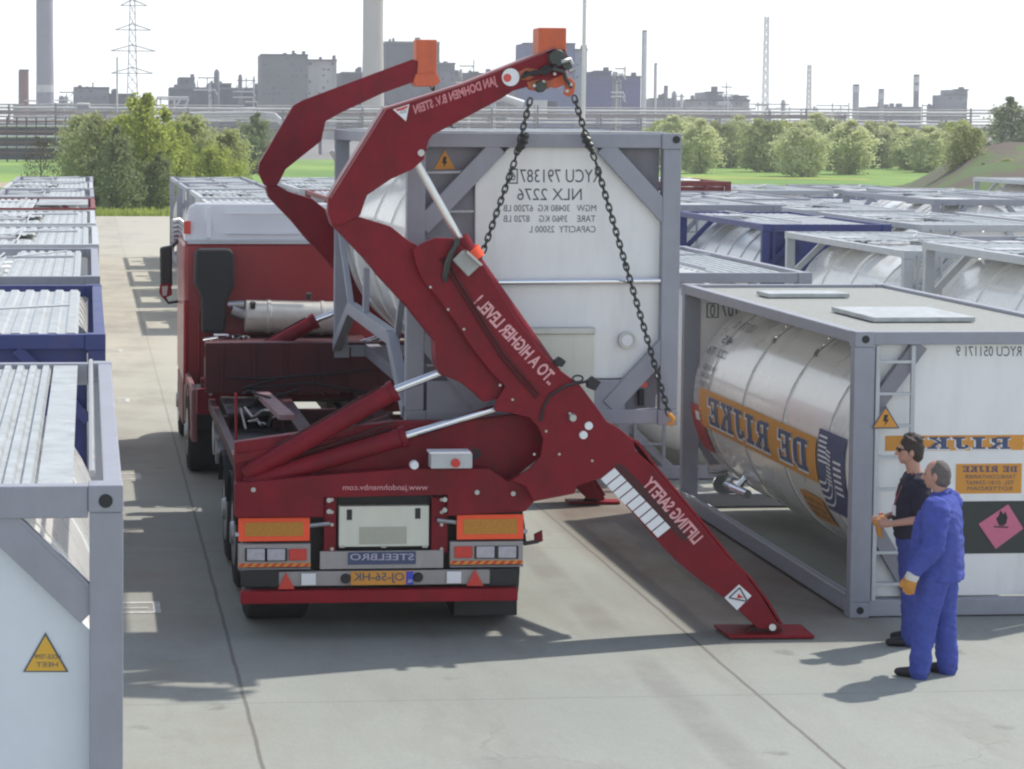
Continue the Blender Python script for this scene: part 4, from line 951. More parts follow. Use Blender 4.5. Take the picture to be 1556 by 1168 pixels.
# ------------------------------------------------------------------ tractor unit
tk = thing('truck', 'dark red truck cab with white roof fairing seen from behind, coupled to the sidelifter trailer', 'truck', (2.6, 31, 0))
YB = 30.2; xl, xr = TX0-.09, TX1-.03
f = MB(); f.box((xl, YB, .95), (xr, YB+2.15, 2.84)); part(f, 'cab', mat('cab_red', (.30, .028, .032), .35, 0, .08, 2, 0, .2, (.1, .02, .02), coat=.3), tk, .06)
# roof fairing, tapering to the front
zt = 3.36
A = [(xl, YB+.02, 2.85), (xr, YB+.02, 2.85), (xr-.06, YB+.1, zt-.06), (xr-.16, YB+.12, zt), (xl+.16, YB+.12, zt), (xl+.06, YB+.1, zt-.06)]
B = [(xl+.05, YB+2.1, 2.85), (xr-.05, YB+2.1, 2.85), (xr-.2, YB+1.9, 3.1), (xr-.3, YB+1.85, 3.15), (xl+.3, YB+1.85, 3.15), (xl+.2, YB+1.9, 3.1)]
f = MB().add(A+B, [(0, 1, 2, 3, 4, 5), (11, 10, 9, 8, 7, 6)]+[(i, i+6, (i+1) % 6+6, (i+1) % 6) for i in range(6)])
rf = part(f, 'roof_fairing', mat('fairing_white', (.68, .69, .72), .4, 0, .04, 2, coat=.2), tk, .03)
f = MB()
for z_ in (2.95, 3.22): f.box((xl+.55, YB+.0, z_), (xr-.3, YB+.03, z_+.012))
f.box((xl+.3, YB-.005, 2.9), (xl+.36, YB+.04, 3.3)); f.build('panel_rib', WDEC, rf)
f = MB(); f.box((xl, YB-.01, 2.95), (xl+.09, YB+.02, 3.12)); f.build('marker_light', REDL, rf)
f = MB(); f.box((xl+.05, YB-.03, 2.82), (xr-.05, YB+.02, 2.86)); part(f, 'gutter', GREYL, tk)
# intake
YI = YB-.32
f = MB().prism(pxpoly([(296, 384), (302, 378), (350, 378), (356, 386), (356, 436), (344, 458), (342, 506), (306, 506), (306, 452), (295, 430)], YI), (0, .3, 0)); part(f, 'air_intake', BLACK, tk, .05)
f = MB(); a, b = P(372, 480, YI+.05), P(500, 474, YI+.05); f.lathe([(0, .18), (.012, .215), (.28, .215), (.29, .225), (.33, .225), (.34, .215), (.98, .215), (.99, .225), (1.03, .225), (1.04, .215), (1.3, .215), (1.34, .15)], a, (1, 0, -.02), 40)
sv = part(f, 'silencer_tank', mat('brushed_aluminium', (.62, .60, .53), .35, .35, .1, 6), tk, 0, 35)
f = MB()
for x, y in ((384, 460), (469, 446)): f.lathe([(0, .035), (.05, .035), (.055, .045), (.08, .04)], P(x, y+8, YI-.12), (0, -.3, 1), 14)
f.split('filler_cap', CHAIN, sv)
f = MB(); f.tube([P(352, 470, YI+.1), P(374, 478, YI+.1)], .09, 14); f.tube([P(347, 462, YI+.1), P(372, 462, YI+.05)], .05, 10); f.build('inlet_pipe', STEEL, sv, smooth=40)
f = MB()
for i in range(7): f.tube([P(310+i*8, 512+U(-4, 4), YB-.5), P(330+i*8, 514+U(-6, 6), YB-.7)], .02, 6)
part(f, 'air_coupling', CHROME, tk, 0, 60)
f = MB(); f.box((2.1, 28.2, .8), (2.25, 33, 1.05)); f.box((2.95, 28.2, .8), (3.1, 33, 1.05)); f.box((2.0, 28.2, 1.05), (3.2, 29.3, 1.22)); part(f, 'frame', DARK, tk)
f = MB(); f.box((TX0+.25, YB-.9, 1.1), (xr-.2, YB-.05, 1.62)); part(f, 'rear_bulkhead', REDD, tk, .02)
f = MB(); f.box((xl+.01, YB-2.2, .5), (xl+.08, YB-.02, 1.15)); f.box((xl+.01, YB+.5, .35), (xl+.06, YB+2.2, .95)); part(f, 'side_skirt', mat('faded_red_skirt', (.26, .10, .10), .5, 0, .2, 4, 0, .5, (.35, .33, .32)), tk, .02)
f = MB(); f.tube([(xl+.02, YB-.3, 1.0), (xl+.02, YB-.3, 2.1)], .03, 8); f.tube([(xl+.2, YB-.2, 1.0), (xl+.2, YB-.2, 1.95)], .015, 8); part(f, 'grab_rail', REDB, tk)
for y in (29.0,): wheel(xl, y, .5, .58, tk, -1); wheel(xr-.58, y, .5, .58, tk, 1)
for y in (32.3,): wheel(xl+.02, y, .5, .34, tk, -1); wheel(xr-.36, y, .5, .34, tk, 1)
f = MB()
for x in (xl, xr-.6):
    for k in range(8):
        a0, a1 = math.pi*(.05+.9*k/8), math.pi*(.05+.9*(k+1)/8)
        f.add([(x, 29+.6*math.cos(a0), .5+.6*math.sin(a0)), (x+.6, 29+.6*math.cos(a0), .5+.6*math.sin(a0)), (x+.6, 29+.6*math.cos(a1), .5+.6*math.sin(a1)), (x, 29+.6*math.cos(a1), .5+.6*math.sin(a1))], [(0, 1, 2, 3)])
part(f, 'mudguard', BLACK, tk)
YM = YB+2.0
mr = MB().prism(pxpoly([(243, 376), (262, 372), (262, 434), (258, 440), (244, 438)], YM), (0, .12, 0)); mr = part(mr, 'wing_mirror', BLACK, tk, .03)
m2 = MB().prism(pxpoly([(243, 432), (260, 430), (262, 448), (248, 454), (242, 446)], YM-.05), (0, .12, 0)); m2 = part(m2, 'wing_mirror', REDB, tk, .02)
f = MB().prism(pxpoly([(246, 435), (255, 434), (253, 449), (247, 449)], YM-.06), (0, .01, 0)); f.build('mirror_glass', STEEL, m2)
f = MB(); f.tube([P(262, 375, YM), P(270, 366, YM), P(284, 364, YM)], .025, 8); f.tube([P(250, 452, YM), P(256, 460, YM), P(276, 457, YM)], .02, 8); f.build('mirror_arm', BLACK, mr, smooth=60)
f = MB()
for k in range(5): f.tube([P(262, 336+k*7, YM+.2), P(272, 334+k*7, YM+.25), P(284, 345+k*6, YM+.2)], .04, 8)
part(f, 'roof_horn', STEEL, tk, 0, 60)
# ------------------------------------------------------------------ people
SK = mat('skin', (.50, .27, .20), .5, 0, .06, 20); BLUEC = mat('blue_overall_cloth', (.07, .095, .37), .85, 0, .2, 14, .3, .25, (.16, .18, .42), spec=.2); BLUEC2 = mat('blue_work_trousers', (.06, .08, .30), .85, 0, .2, 14, .3, spec=.2)
NAVYC = mat('dark_shirt', (.018, .017, .035), .85, 0, .2, 12, .2); HAIRB = mat('brown_hair', (.045, .03, .025), .7, 0, .3, 40, .4); HAIRG = mat('greying_hair', (.13, .11, .10), .7, 0, .3, 40, .4)
SHOE = mat('black_shoe', (.012, .012, .014), .5); GLOVE = mat('orange_glove', (.55, .25, .05), .7, 0, .1, 20); CUFF = mat('white_cuff', (.6, .6, .58), .8)
def remesh(mb, name, m, parent, vox=.012, sm=4, wrinkle=0, seed=0):
    me = bpy.data.meshes.new('tmp'); me.from_pydata(mb.v, [], mb.f); me.update()
    import bmesh
    bm = bmesh.new(); bm.from_mesh(me); bmesh.ops.recalc_face_normals(bm, faces=bm.faces); bm.to_mesh(me); bm.free()
    o = bpy.data.objects.new('tmp', me); col.objects.link(o)
    r = o.modifiers.new('r', 'REMESH'); r.mode = 'VOXEL'; r.voxel_size = vox
    s = o.modifiers.new('s', 'SMOOTH'); s.factor = .5; s.iterations = sm
    bpy.context.view_layer.update()
    m2 = bpy.data.meshes.new_from_object(o.evaluated_get(bpy.context.evaluated_depsgraph_get())); bpy.data.objects.remove(o); bpy.data.meshes.remove(me)
    m2.name = name; m2.materials.clear()
    if wrinkle:
        m2.update(); nn = [v.normal.copy() for v in m2.vertices]; random.seed(seed)
        for v, n_ in zip(m2.vertices, nn):
            p = v.co; q = noise.noise(Vector((p.x*11+seed, p.y*11, p.z*16)))*.5+(1-abs(noise.noise(Vector((p.x*7+p.z*6, p.y*7+seed, p.z*19+p.x*7))))*3.2)*.75+(1-abs(noise.noise(Vector((p.x*5-p.z*8, p.y*5+seed*2, p.z*9-p.x*8))))*3.5)*.5
            v.co = p+n_*q*wrinkle
    return link_mesh(name, m2, m, parent, smooth=180)
def person(base, ang, label, J, clothes):
    Fd = Vector((-math.cos(ang), math.sin(ang), 0)); Ld = Vector((-math.sin(ang), -math.cos(ang), 0)); Ud = Vector((0, 0, 1)); base = Vector(base)
    def pt(q): return base+Fd*q[0]+Ld*q[1]+Ud*q[2]
    def ell(mb, c, rf, rl, ru, n=16, m_=10, tilt=0):
        vs = []; fs = []; c = pt(c)
        for i in range(m_+1):
            th = math.pi*i/m_
            for k in range(n):
                a = 2*math.pi*k/n; vs.append(c+Fd*rf*math.sin(th)*math.cos(a)+Ld*rl*math.sin(th)*math.sin(a)+Ud*ru*math.cos(th)+Fd*tilt*ru*math.cos(th))
        for i in range(m_):
            for k in range(n): fs.append((i*n+k, i*n+(k+1) % n, (i+1)*n+(k+1) % n, (i+1)*n+k))
        mb.add(vs, fs)
    def torso(mb, rows, n=24):   # rows (f, l, u, rf, rl)
        vs = []; fs = []
        for f_, l_, u_, rf, rl in rows:
            for k in range(n):
                a = 2*math.pi*k/n; ca, sa = math.cos(a), math.sin(a); e = .85
                vs.append(pt((f_+rf*math.copysign(abs(ca)**e, ca), l_+rl*math.copysign(abs(sa)**e, sa), u_)))
        for i in range(len(rows)-1):
            for k in range(n): fs.append((i*n+k, i*n+(k+1) % n, (i+1)*n+(k+1) % n, (i+1)*n+k))
        fs.append(tuple(range(n))[::-1]); fs.append(tuple((len(rows)-1)*n+k for k in range(n))); mb.add(vs, fs)
    def limb(mb, pts, rs, n=14):
        pts = [pt(p) for p in pts]
        # densify
        P2 = []; R2 = []
        for i in range(len(pts)-1):
            for k in range(4): P2.append(pts[i].lerp(pts[i+1], k/4)); R2.append(rs[i]+(rs[i+1]-rs[i])*k/4)
        P2.append(pts[-1]); R2.append(rs[-1]); mb.tube(P2, R2, n)
        for p, r in ((pts[0], rs[0]), (pts[-1], rs[-1])):
            mb.lathe([(-r*.99, r*.1), (-r*.7, r*.7), (0, r), (r*.7, r*.7), (r*.99, r*.1)], p, (0, 0, 1), 12)
    t = thing('person', label, 'person', base)
    b = MB(); s = J['s']
    hu = J['head']                      # head centre (f,l,u), top = u+.115
    # torso and limbs of the body
    torso(b, [(-.01, 0, .84, .10, .14), (0, 0, .95, .125, .165), (.015, 0, 1.05, .13*J['belly'], .155), (.01, 0, 1.2, .12*J['belly'], .16), (0, 0, 1.33, .115, .18), (-.01, 0, 1.43, .09, .17), (-.01, 0, 1.49, .06, .09)])
    limb(b, [(-.01, 0, 1.45), (hu[0]-.015, hu[1], hu[2]-.07)], [.066, .058])
    for sd in ('L', 'R'):
        hp, kn, an = J['hip'+sd], J['knee'+sd], J['ank'+sd]; sh, eb, wr = J['sh'+sd], J['el'+sd], J['wr'+sd]
        limb(b, [hp, kn, an], [.085, .055, .04]); limb(b, [sh, eb, wr], [.052, .041, .027])
        # hand
        hand = J['hand'+sd]; pa = Vector(wr); hd_ = Vector(hand).normalized(); lat = Vector(J.get('lat'+sd, (1, 0, 0))); lat = (lat-hd_*lat.dot(hd_)).normalized(); pn = hd_.cross(lat)
        limb(b, [pa, pa+hd_*.05, pa+hd_*.09], [.026, .034, .030], 12)
        limb(b, [pa+hd_*.03+lat*.012, pa+hd_*.085+lat*.018], [.022, .018]); limb(b, [pa+hd_*.03-lat*.012, pa+hd_*.085-lat*.018], [.022, .018])
        for q, (o_, ln) in enumerate(((.03, .066), (.011, .078), (-.009, .072), (-.028, .055))):
            r0 = pa+hd_*.085+lat*o_; r1 = r0+hd_*ln*.5+pn*.006*J.get('curl'+sd, 1); r2_ = r1+hd_*ln*.38+pn*.02*J.get('curl'+sd, 1)
            limb(b, [r0, r1, r2_], [.0105, .0095, .0085], 8)
        r0 = pa+hd_*.035+lat*.032; limb(b, [r0, r0+hd_*.03+lat*.022, r0+hd_*.058+lat*.026+pn*.008], [.013, .011, .009], 8)
    # head
    h = hu
    ell(b, h, .098, .076, .118); ell(b, (h[0]+.03, h[1], h[2]-.055), .062, .056, .062)      # skull, jaw
    ell(b, (h[0]+.062, h[1], h[2]-.098), .02, .026, .018)                                # chin
    limb(b, [(h[0]+.09, h[1], h[2]+.005), (h[0]+.112, h[1], h[2]-.03)], [.011, .017], 8)   # nose
    ell(b, (h[0]+.082, h[1], h[2]-.066), .016, .026, .010)                                # lips
    ell(b, (h[0]+.078, h[1], h[2]+.03), .02, .055, .012)                                  # brow
    for q in (-1, 1): ell(b, (h[0]-.005, h[1]+q*.080, h[2]-.012), .02, .012, .034)
    bo = remesh(b, 'body', SK, t, .008, 2)
    e_ = MB()
    for q in (-1, 1): ell(e_, (h[0]+.084, h[1]+q*.03, h[2]+.005), .012, .014, .010, 10, 6)
    e_.build('eyes', mat('eye', (.12, .09, .08), .2), t, smooth=60)
    # hair
    hr = MB(); k0 = len(hr.v)
    if J['hair'] == 'full':
        ell(hr, (h[0]-.02, h[1], h[2]+.028), .104, .09, .115); ell(hr, (h[0]-.05, h[1], h[2]-.02), .07, .08, .09)
        for q in range(26):
            a = U(0, 6.28); th = U(0, 1.1); ell(hr, (h[0]-.02+.095*math.sin(th)*math.cos(a), h[1]+.085*math.sin(th)*math.sin(a), h[2]+.035+.11*math.cos(th)), .022, .022, .018, 8, 6)
    else:
        ell(hr, (h[0]-.02, h[1], h[2]+.012), .094, .083, .108); ell(hr, (h[0]-.04, h[1], h[2]-.035), .07, .076, .07)
    remesh(hr, 'hair', HAIRB if J['hair'] == 'full' else HAIRG, t, .008, 2, .004)
    # clothes
    up = MB()
    g = .018
    fa = J.get('fat', 1)
    tr_rows = [(J['hemf'], 0, J['hem'], .155, .19), (.012, 0, 1.05, .15*J['belly'], .185), (.012, 0, 1.2, .142*J['belly'], .185), (0, 0, 1.33, .135, .205), (-.01, 0, 1.42, .115, .20), (-.012, 0, 1.475, .075, .12), (-.008, 0, 1.50, .07, .085)]
    tr_rows = [(a_, b_, c_, d_*(fa if c_ < 1.4 else 1), e_*(fa if c_ < 1.45 else 1)) for a_, b_, c_, d_, e_ in tr_rows]
    torso(up, tr_rows)
    for sd in ('L', 'R'):
        sh, eb, wr = map(Vector, (J['sh'+sd], J['el'+sd], J['wr'+sd]))
        if J['sleeve'] == 'long': limb(up, [sh, eb, eb.lerp(wr, .93)], [.092*fa, .072*fa, .055*fa])
        else: limb(up, [sh, sh.lerp(eb, .72)], [.078, .066])
    remesh(up, 'jacket' if J['sleeve'] == 'long' else 't_shirt', clothes[0], t, .012, 3, J['wr'], J['s'])
    lo = MB(); torso(lo, [(-.005, 0, .84, .13, .17), (0, 0, .93, .148, .18), (.01, 0, 1.05, .14, .165)])
    for sd in ('L', 'R'):
        hp, kn, an = map(Vector, (J['hip'+sd], J['knee'+sd], J['ank'+sd]))
        limb(lo, [hp, hp.lerp(kn, .5), kn, kn.lerp(an, .6), an+Vector((0, 0, -.03))], [.115*fa, .10*fa, .083*fa, .073*fa, .070*fa])
    remesh(lo, 'trousers', clothes[1], t, .012, 3, J['wr']*1.1, J['s']+5)
    for sd in ('L', 'R'):
        a = Vector(J['ank'+sd]); sh_ = MB()
        ell(sh_, (a.x-.02, a.y, .055), .065, .045, .055); limb(sh_, [(a.x-.03, a.y, .045), (a.x+.08, a.y, .042), (a.x+.17, a.y, .035)], [.042, .045, .034])
        o = remesh(sh_, 'shoe', SHOE, t, .009, 2)
    return t, pt, ell, limb
J1 = dict(s=3, wr=.0065, belly=1.12, head=(.03, 0, 1.635), hair='short', sleeve='long', hem=.80, hemf=-.01, fat=1.2,
          hipL=(0, .1, .9), kneeL=(.06, .13, .5), ankL=(.10, .15, .09), hipR=(0, -.1, .9), kneeR=(-.02, -.12, .5), ankR=(-.06, -.13, .09),
          shL=(-.02, .21, 1.39), elL=(-.03, .31, 1.10), wrL=(.12, .31, .90), shR=(-.02, -.21, 1.39), elR=(0, -.30, 1.1), wrR=(.10, -.25, .9), handL=(.25, .03, -1), handR=(.25, -.03, -1), latL=(1, 0, .2), latR=(1, 0, 0))
t1, pt, ell, limb = person((6.82, 17.80, 0), R(34), 'greying man in blue overalls with orange work glove, nearer the camera, back half turned', J1, (BLUEC, BLUEC))
g_ = MB(); w_ = Vector(J1['wrL']); h_ = Vector(J1['handL']).normalized()
limb(g_, [w_-h_*.0, w_+h_*.06], [.05, .056]); remesh(g_, 'glove_cuff', CUFF, t1, .008, 2)
g_ = MB(); lat = Vector((1, 0, .2)); lat = (lat-h_*lat.dot(h_)).normalized(); pn = h_.cross(lat)
limb(g_, [w_+h_*.05, w_+h_*.10, w_+h_*.13], [.044, .05, .045]); limb(g_, [w_+h_*.1+lat*.02, w_+h_*.13+lat*.025], [.04, .03])
for o_, ln in ((.036, .07), (.013, .082), (-.011, .078), (-.034, .062)):
    r0 = w_+h_*.13+lat*o_; limb(g_, [r0, r0+h_*ln*.5+pn*.008, r0+h_*ln*.85+pn*.028], [.017, .016, .014], 8)
r0 = w_+h_*.08+lat*.04; limb(g_, [r0, r0+h_*.04+lat*.025, r0+h_*.075+lat*.028], [.018, .017, .014], 8)
remesh(g_, 'work_glove', GLOVE, t1, .006, 2)
g_ = MB(); limb(g_, [(-.05, .07, 1.50), (-.075, 0, 1.515), (-.05, -.07, 1.50)], [.02, .022, .02]); limb(g_, [(-.05, .07, 1.50), (.05, .06, 1.47)], [.02, .015]); remesh(g_, 'collar', BLUEC, t1, .007, 2)
g_ = MB()
for a_, b_ in (((-.135, .09, .98), (-.165, .02, .98)), ((-.14, -.05, .98), (-.135, -.10, .98))): limb(g_, [a_, b_], [.012, .012], 6)
remesh(g_, 'waist_tab', BLUEC2, t1, .006, 1)
J2 = dict(s=8, wr=.006, belly=1.05, head=(.045, 0, 1.69), hair='full', sleeve='short', hem=.93, hemf=.0,
          hipL=(0, .1, .93), kneeL=(.03, .11, .52), ankL=(.04, .12, .09), hipR=(0, -.1, .93), kneeR=(.0, -.12, .52), ankR=(-.05, -.13, .09),
          shL=(-.01, .18, 1.42), elL=(-.02, .23, 1.13), wrL=(.21, .13, 1.07), shR=(-.01, -.18, 1.42), elR=(-.0, -.23, 1.13), wrR=(.22, -.08, 1.09), handL=(.8, -.5, -.1), handR=(.6, .7, -.1), latL=(0, 0, 1), latR=(0, 0, 1), curlL=2, curlR=2)
t2, pt, ell, limb = person((7.03, 18.95, 0), R(8), 'man in dark T-shirt and sunglasses holding orange gloves, standing behind the other man', J2, (NAVYC, BLUEC2))
g_ = MB()
for q in (-1, 1): ell(g_, (.045+.094, q*.033, 1.69+.008), .012, .03, .018, 12, 8)
g_.tube([pt((.13, .06, 1.705)), pt((.04, .082, 1.70))], .004, 6); g_.tube([pt((.13, -.06, 1.705)), pt((.04, -.082, 1.70))], .004, 6); g_.tube([pt((.145, .01, 1.70)), pt((.145, -.01, 1.70))], .004, 6)
g_.build('sunglasses', BLACK, t2, smooth=60)
g_ = MB()
g_.tube([pt((.02, .085, 1.49)), pt((.12, .06, 1.36)), pt((.17, .03, 1.2))], .005, 6); g_.tube([pt((.02, -.085, 1.49)), pt((.12, -.06, 1.36)), pt((.17, .03, 1.2))], .005, 6)
o = g_.build('lanyard', mat('lanyard', (.35, .1, .12), .7), smooth=60); tag(o, 'thin lanyard round the neck of the man in the dark shirt', 'lanyard')
g_ = MB(); g_.prism([pt((.165, .07, 1.11)), pt((.175, .0, 1.11)), pt((.175, .0, 1.2)), pt((.165, .07, 1.2))], (-.006, 0, 0)); o = g_.build('badge', WDEC); tag(o, 'white badge hanging on the lanyard of the man in the dark shirt', 'badge')
g_ = MB(); c = Vector((.28, .0, 1.0))
for k in range(4): limb(g_, [c+Vector((0, -.03+.02*k, .05)), c+Vector((.01, -.04+.028*k, -.03)), c+Vector((.0, -.045+.03*k, -.075))], [.022, .02, .015], 8)
limb(g_, [c+Vector((-.03, 0, .07)), c+Vector((.02, 0, .04))], [.04, .045]); o = remesh(g_, 'work_gloves', GLOVE, None, .007, 2); tag(o, 'pair of orange work gloves held by the man in the dark T-shirt', 'gloves')
t2.scale = (1, 1, .985)
# ------------------------------------------------------------------ trees
def leaf_mat(name, c, c2):
    m = bpy.data.materials.new(name); m.use_nodes = True; t = m.node_tree; n = t.nodes; l = t.links; b = n['Principled BSDF']
    tc = n.new('ShaderNodeTexCoord'); k = n.new('ShaderNodeTexNoise'); k.inputs['Scale'].default_value = 1.3; k.inputs['Detail'].default_value = 5; l.new(tc.outputs['Object'], k.inputs[0])
    cr = n.new('ShaderNodeValToRGB'); e = cr.color_ramp.elements; e[0].position = .38; e[0].color = (*c, 1); e[1].position = .62; e[1].color = (*c2, 1)
    l.new(k.outputs[0], cr.inputs[0]); l.new(cr.outputs[0], b.inputs['Base Color']); b.inputs['Roughness'].default_value = .6
    try: b.inputs['Subsurface Weight'].default_value = 0
    except Exception: pass
    tl = n.new('ShaderNodeBsdfTranslucent'); l.new(cr.outputs[0], tl.inputs[0]); ms = n.new('ShaderNodeMixShader'); ms.inputs[0].default_value = .5
    l.new(b.outputs[0], ms.inputs[1]); l.new(tl.outputs[0], ms.inputs[2]); l.new(ms.outputs[0], n['Material Output'].inputs[0]); return m
LM = {'fresh': leaf_mat('fresh_leaves', (.30, .36, .07), (.52, .57, .14)), 'olive': leaf_mat('olive_leaves', (.30, .34, .13), (.50, .53, .23)),
      'dark': leaf_mat('dark_leaves', (.17, .21, .09), (.30, .34, .14)), 'pale': leaf_mat('pale_leaves', (.48, .52, .25), (.68, .70, .40)), 'brown': leaf_mat('reddish_leaves', (.07, .06, .035), (.13, .11, .05))}
BARK = mat('bark', (.10, .085, .065), .9, 0, .3, 8, .5)
def tree_proto(kind, h, wd, n, seed, sz=.13, bare=.15, lean=0):
    rg = random.Random(seed); t = thing('tree', 'x', 'tree', (0, 0, 0))
    tk_ = MB(); tk_.tube([(0, 0, 0), (lean*.3, .03, h*.3), (lean*.6, 0, h*.6), (lean, .05, h*.92)], [.035*h/2, .028*h/2, .018*h/2, .006], 8)
    cen = []
    nb = 26
    for i in range(nb):
        z = h*(bare+(1-bare)*(i+.5)/nb)*rg.uniform(.93, 1.04); q = (z/h-bare)/(1-bare); ww = wd/2*math.sin(math.pi*min(1, max(.06, .18+.78*q)))**.75
        a = i*2.4+rg.uniform(-.4, .4); rr_ = ww*rg.uniform(.2, .85)
        c = Vector((math.cos(a)*rr_+lean*q, math.sin(a)*rr_, z)); cen.append((c, ww*rg.uniform(.26, .58)+.10))
        z0 = max(.1, z-rr_*1.1); tk_.tube([(lean*z0/h, 0, z0), Vector((lean*z0/h, 0, z0)).lerp(c, .6)+Vector((0, 0, -.05)), c+Vector((math.cos(a), math.sin(a), .8))*.18*wd/2], [.012*h/2, .008*h/2, .003*h/2], 5)
    tk_.build('trunk', BARK, t, smooth=60)
    vs = []; fs = []
    for i in range(n):
        c, r = cen[rg.randrange(nb)]
        d = Vector((rg.gauss(0, 1), rg.gauss(0, 1), rg.gauss(0, 1))).normalized()
        p = c+Vector((d.x, d.y, d.z*.85))*r*(rg.random()**.55)*(1+.5*noise.noise(d*2.5+c))*(1.35 if rg.random() < .06 else 1)
        if p.z < .05: p.z = .05+rg.random()*.2
        u = Vector((rg.gauss(0, 1), rg.gauss(0, 1), rg.gauss(0, 1))).normalized(); v = u.orthogonal().normalized(); s = sz*rg.uniform(.6, 1.3)
        k = len(vs); vs += [p-u*s*.5, p+v*s*.3, p+u*s*.5, p-v*s*.3]; fs.append((k, k+1, k+2, k+3))
    me = bpy.data.meshes.new('crown'); me.from_pydata(vs, [], fs); me.update(); link_mesh('crown', me, LM[kind], t)
    return t
TP = {'a': tree_proto('fresh', 4.6, 4.2, 8000, 1, .22, .0), 'b': tree_proto('olive', 4.4, 4.0, 8000, 2, .22, .0), 'c': tree_proto('pale', 4.4, 4.0, 6500, 3, .25, .05),
      'd': tree_proto('olive', 4.2, 4.2, 6500, 4, .25, .04), 'e': tree_proto('dark', 4.6, 4.2, 6000, 5, .22, .02), 'f': tree_proto('brown', 3.4, 2.6, 1500, 6, .10, .15), 'g': tree_proto('fresh', 3.9, 4.2, 8500, 7, .2, .0)}
tu = set()
def tree(k, px, Y, s, label, group, z=0, name='tree', sx=1):
    o = TP[k] if k not in tu else copy_tree(TP[k]); tu.add(k)
    x = P(px, 300, Y).x; o.location = (x, Y, z); o.scale = (s*sx*U(.85, 1.05), s*sx*U(.9, 1.1), s*U(.92, 1.14)); o.rotation_euler = (0, 0, U(0, 6.28)); o.name = name; tag(o, label, 'tree', group)
gt = 'young trees beyond the end of the aisle'
for k, px, Y, s, sx, lb in (
    ('f', 62, 128, .95, 1, 'thin nearly leafless little tree on the grass at far left'),
    ('b', 128, 124, 1.12, .8, 'olive green bushy tree, leftmost of the clump behind the aisle'),
    ('e', 178, 112, .82, .95, 'dark low shrub at the left foot of the green clump behind the aisle'),
    ('a', 222, 117, 1.12, .85, 'tallest bright green tree in the clump behind the aisle'),
    ('a', 262, 121, .95, .85, 'bright green tree right of the tallest one in the clump behind the aisle'),
    ('b', 286, 126, .98, .9, 'olive green tree at the back of the clump, left of the yellow-green rounded one'),
    ('g', 325, 118, .80, .95, 'rounded yellow-green tree at the right end of the clump above the truck roof'),
    ('e', 388, 190, 1.0, 1.1, 'dark green tree standing apart between the clump and the front crane arm'),
    ('b', 150, 119, 1.10, .85, 'tall olive bush between the leftmost tree and the dark low shrub'),
    ('g', 192, 122, 1.05, .8, 'light green bush directly behind the dark low shrub'),
    ('b', 345, 128, .95, .8, 'olive tree peeping out behind the rounded yellow-green one'),
    ('e', 240, 113, .62, 1.0, 'dark undergrowth bush at the foot of the tallest bright green tree'),
    ('b', 205, 132, .95, .9, 'olive tree hidden partly behind the tallest bright green one')):
    tree(k, px, Y, s, lb, gt, sx=sx)
gt = 'row of young trees in the meadow at right'
od = ['first', 'second', 'third', 'fourth', 'fifth', 'sixth', 'seventh', 'eighth', 'ninth', 'tenth', 'eleventh', 'twelfth', 'thirteenth', 'fourteenth', 'fifteenth']
for i, (k, px, Y, s, sx) in enumerate((('c', 1022, 215, 1.15, 1), ('c', 1062, 198, 1.12, 1), ('d', 1096, 222, 1.0, 1.1), ('c', 1122, 240, 1.05, 1), ('d', 1163, 205, 1.12, 1.2), ('c', 1218, 188, 1.02, 1.15), ('d', 1256, 215, 1.22, 1), ('c', 1290, 196, 1.08, 1.15), ('d', 1322, 250, 1.1, 1.2), ('c', 1352, 235, 1.05, 1.1), ('d', 1384, 215, .98, 1.1), ('c', 1408, 205, 1.0, 1.2), ('d', 1440, 240, 1.15, 1.1))):
    tree(k, px, Y, s, f'{ {"c": "pale willow-green", "d": "olive green"}[k] } young tree, {od[i]} from left in the meadow row at right', gt, sx=sx)
for i, (k, px, Y, s_, sx) in enumerate((('g', 1005, 240, 1.2, 1.2), ('c', 1045, 245, 1.1, 1.2), ('g', 1082, 238, .95, 1.3), ('c', 1140, 222, .9, 1.2), ('g', 1190, 235, 1.05, 1.3), ('c', 1238, 245, 1.1, 1.2), ('g', 1273, 238, 1.15, 1.2), ('c', 1306, 228, .9, 1.2), ('d', 1338, 222, .85, 1.3), ('g', 1370, 246, 1.0, 1.2), ('c', 1425, 225, .85, 1.2), ('g', 1458, 232, 1.1, 1.3))):
    tree(k, px, Y, s_, f'fuller young tree in the back rank of the meadow hedge, {od[i]} from left', 'back rank of young trees at right', sx=sx)
tree('b', 1466, 124, .72, 'dark olive bushy tree on the earth bank with a few reddish twigs', 'shrubs on the earth bank', 1.5)
tree('e', 1535, 210, 1.3, 'dark green tree at the far right edge beyond the earth bank', 'shrubs on the earth bank', 0, sx=1.4)
tree('e', 1495, 118, .3, 'low dark green bush on the slope of the earth bank, left one', 'shrubs on the earth bank', 1.0, 'shrub', 1.5)
tree('b', 1532, 116, .32, 'low olive bush on the slope of the earth bank near the right edge', 'shrubs on the earth bank', 1.2, 'shrub', 1.5)
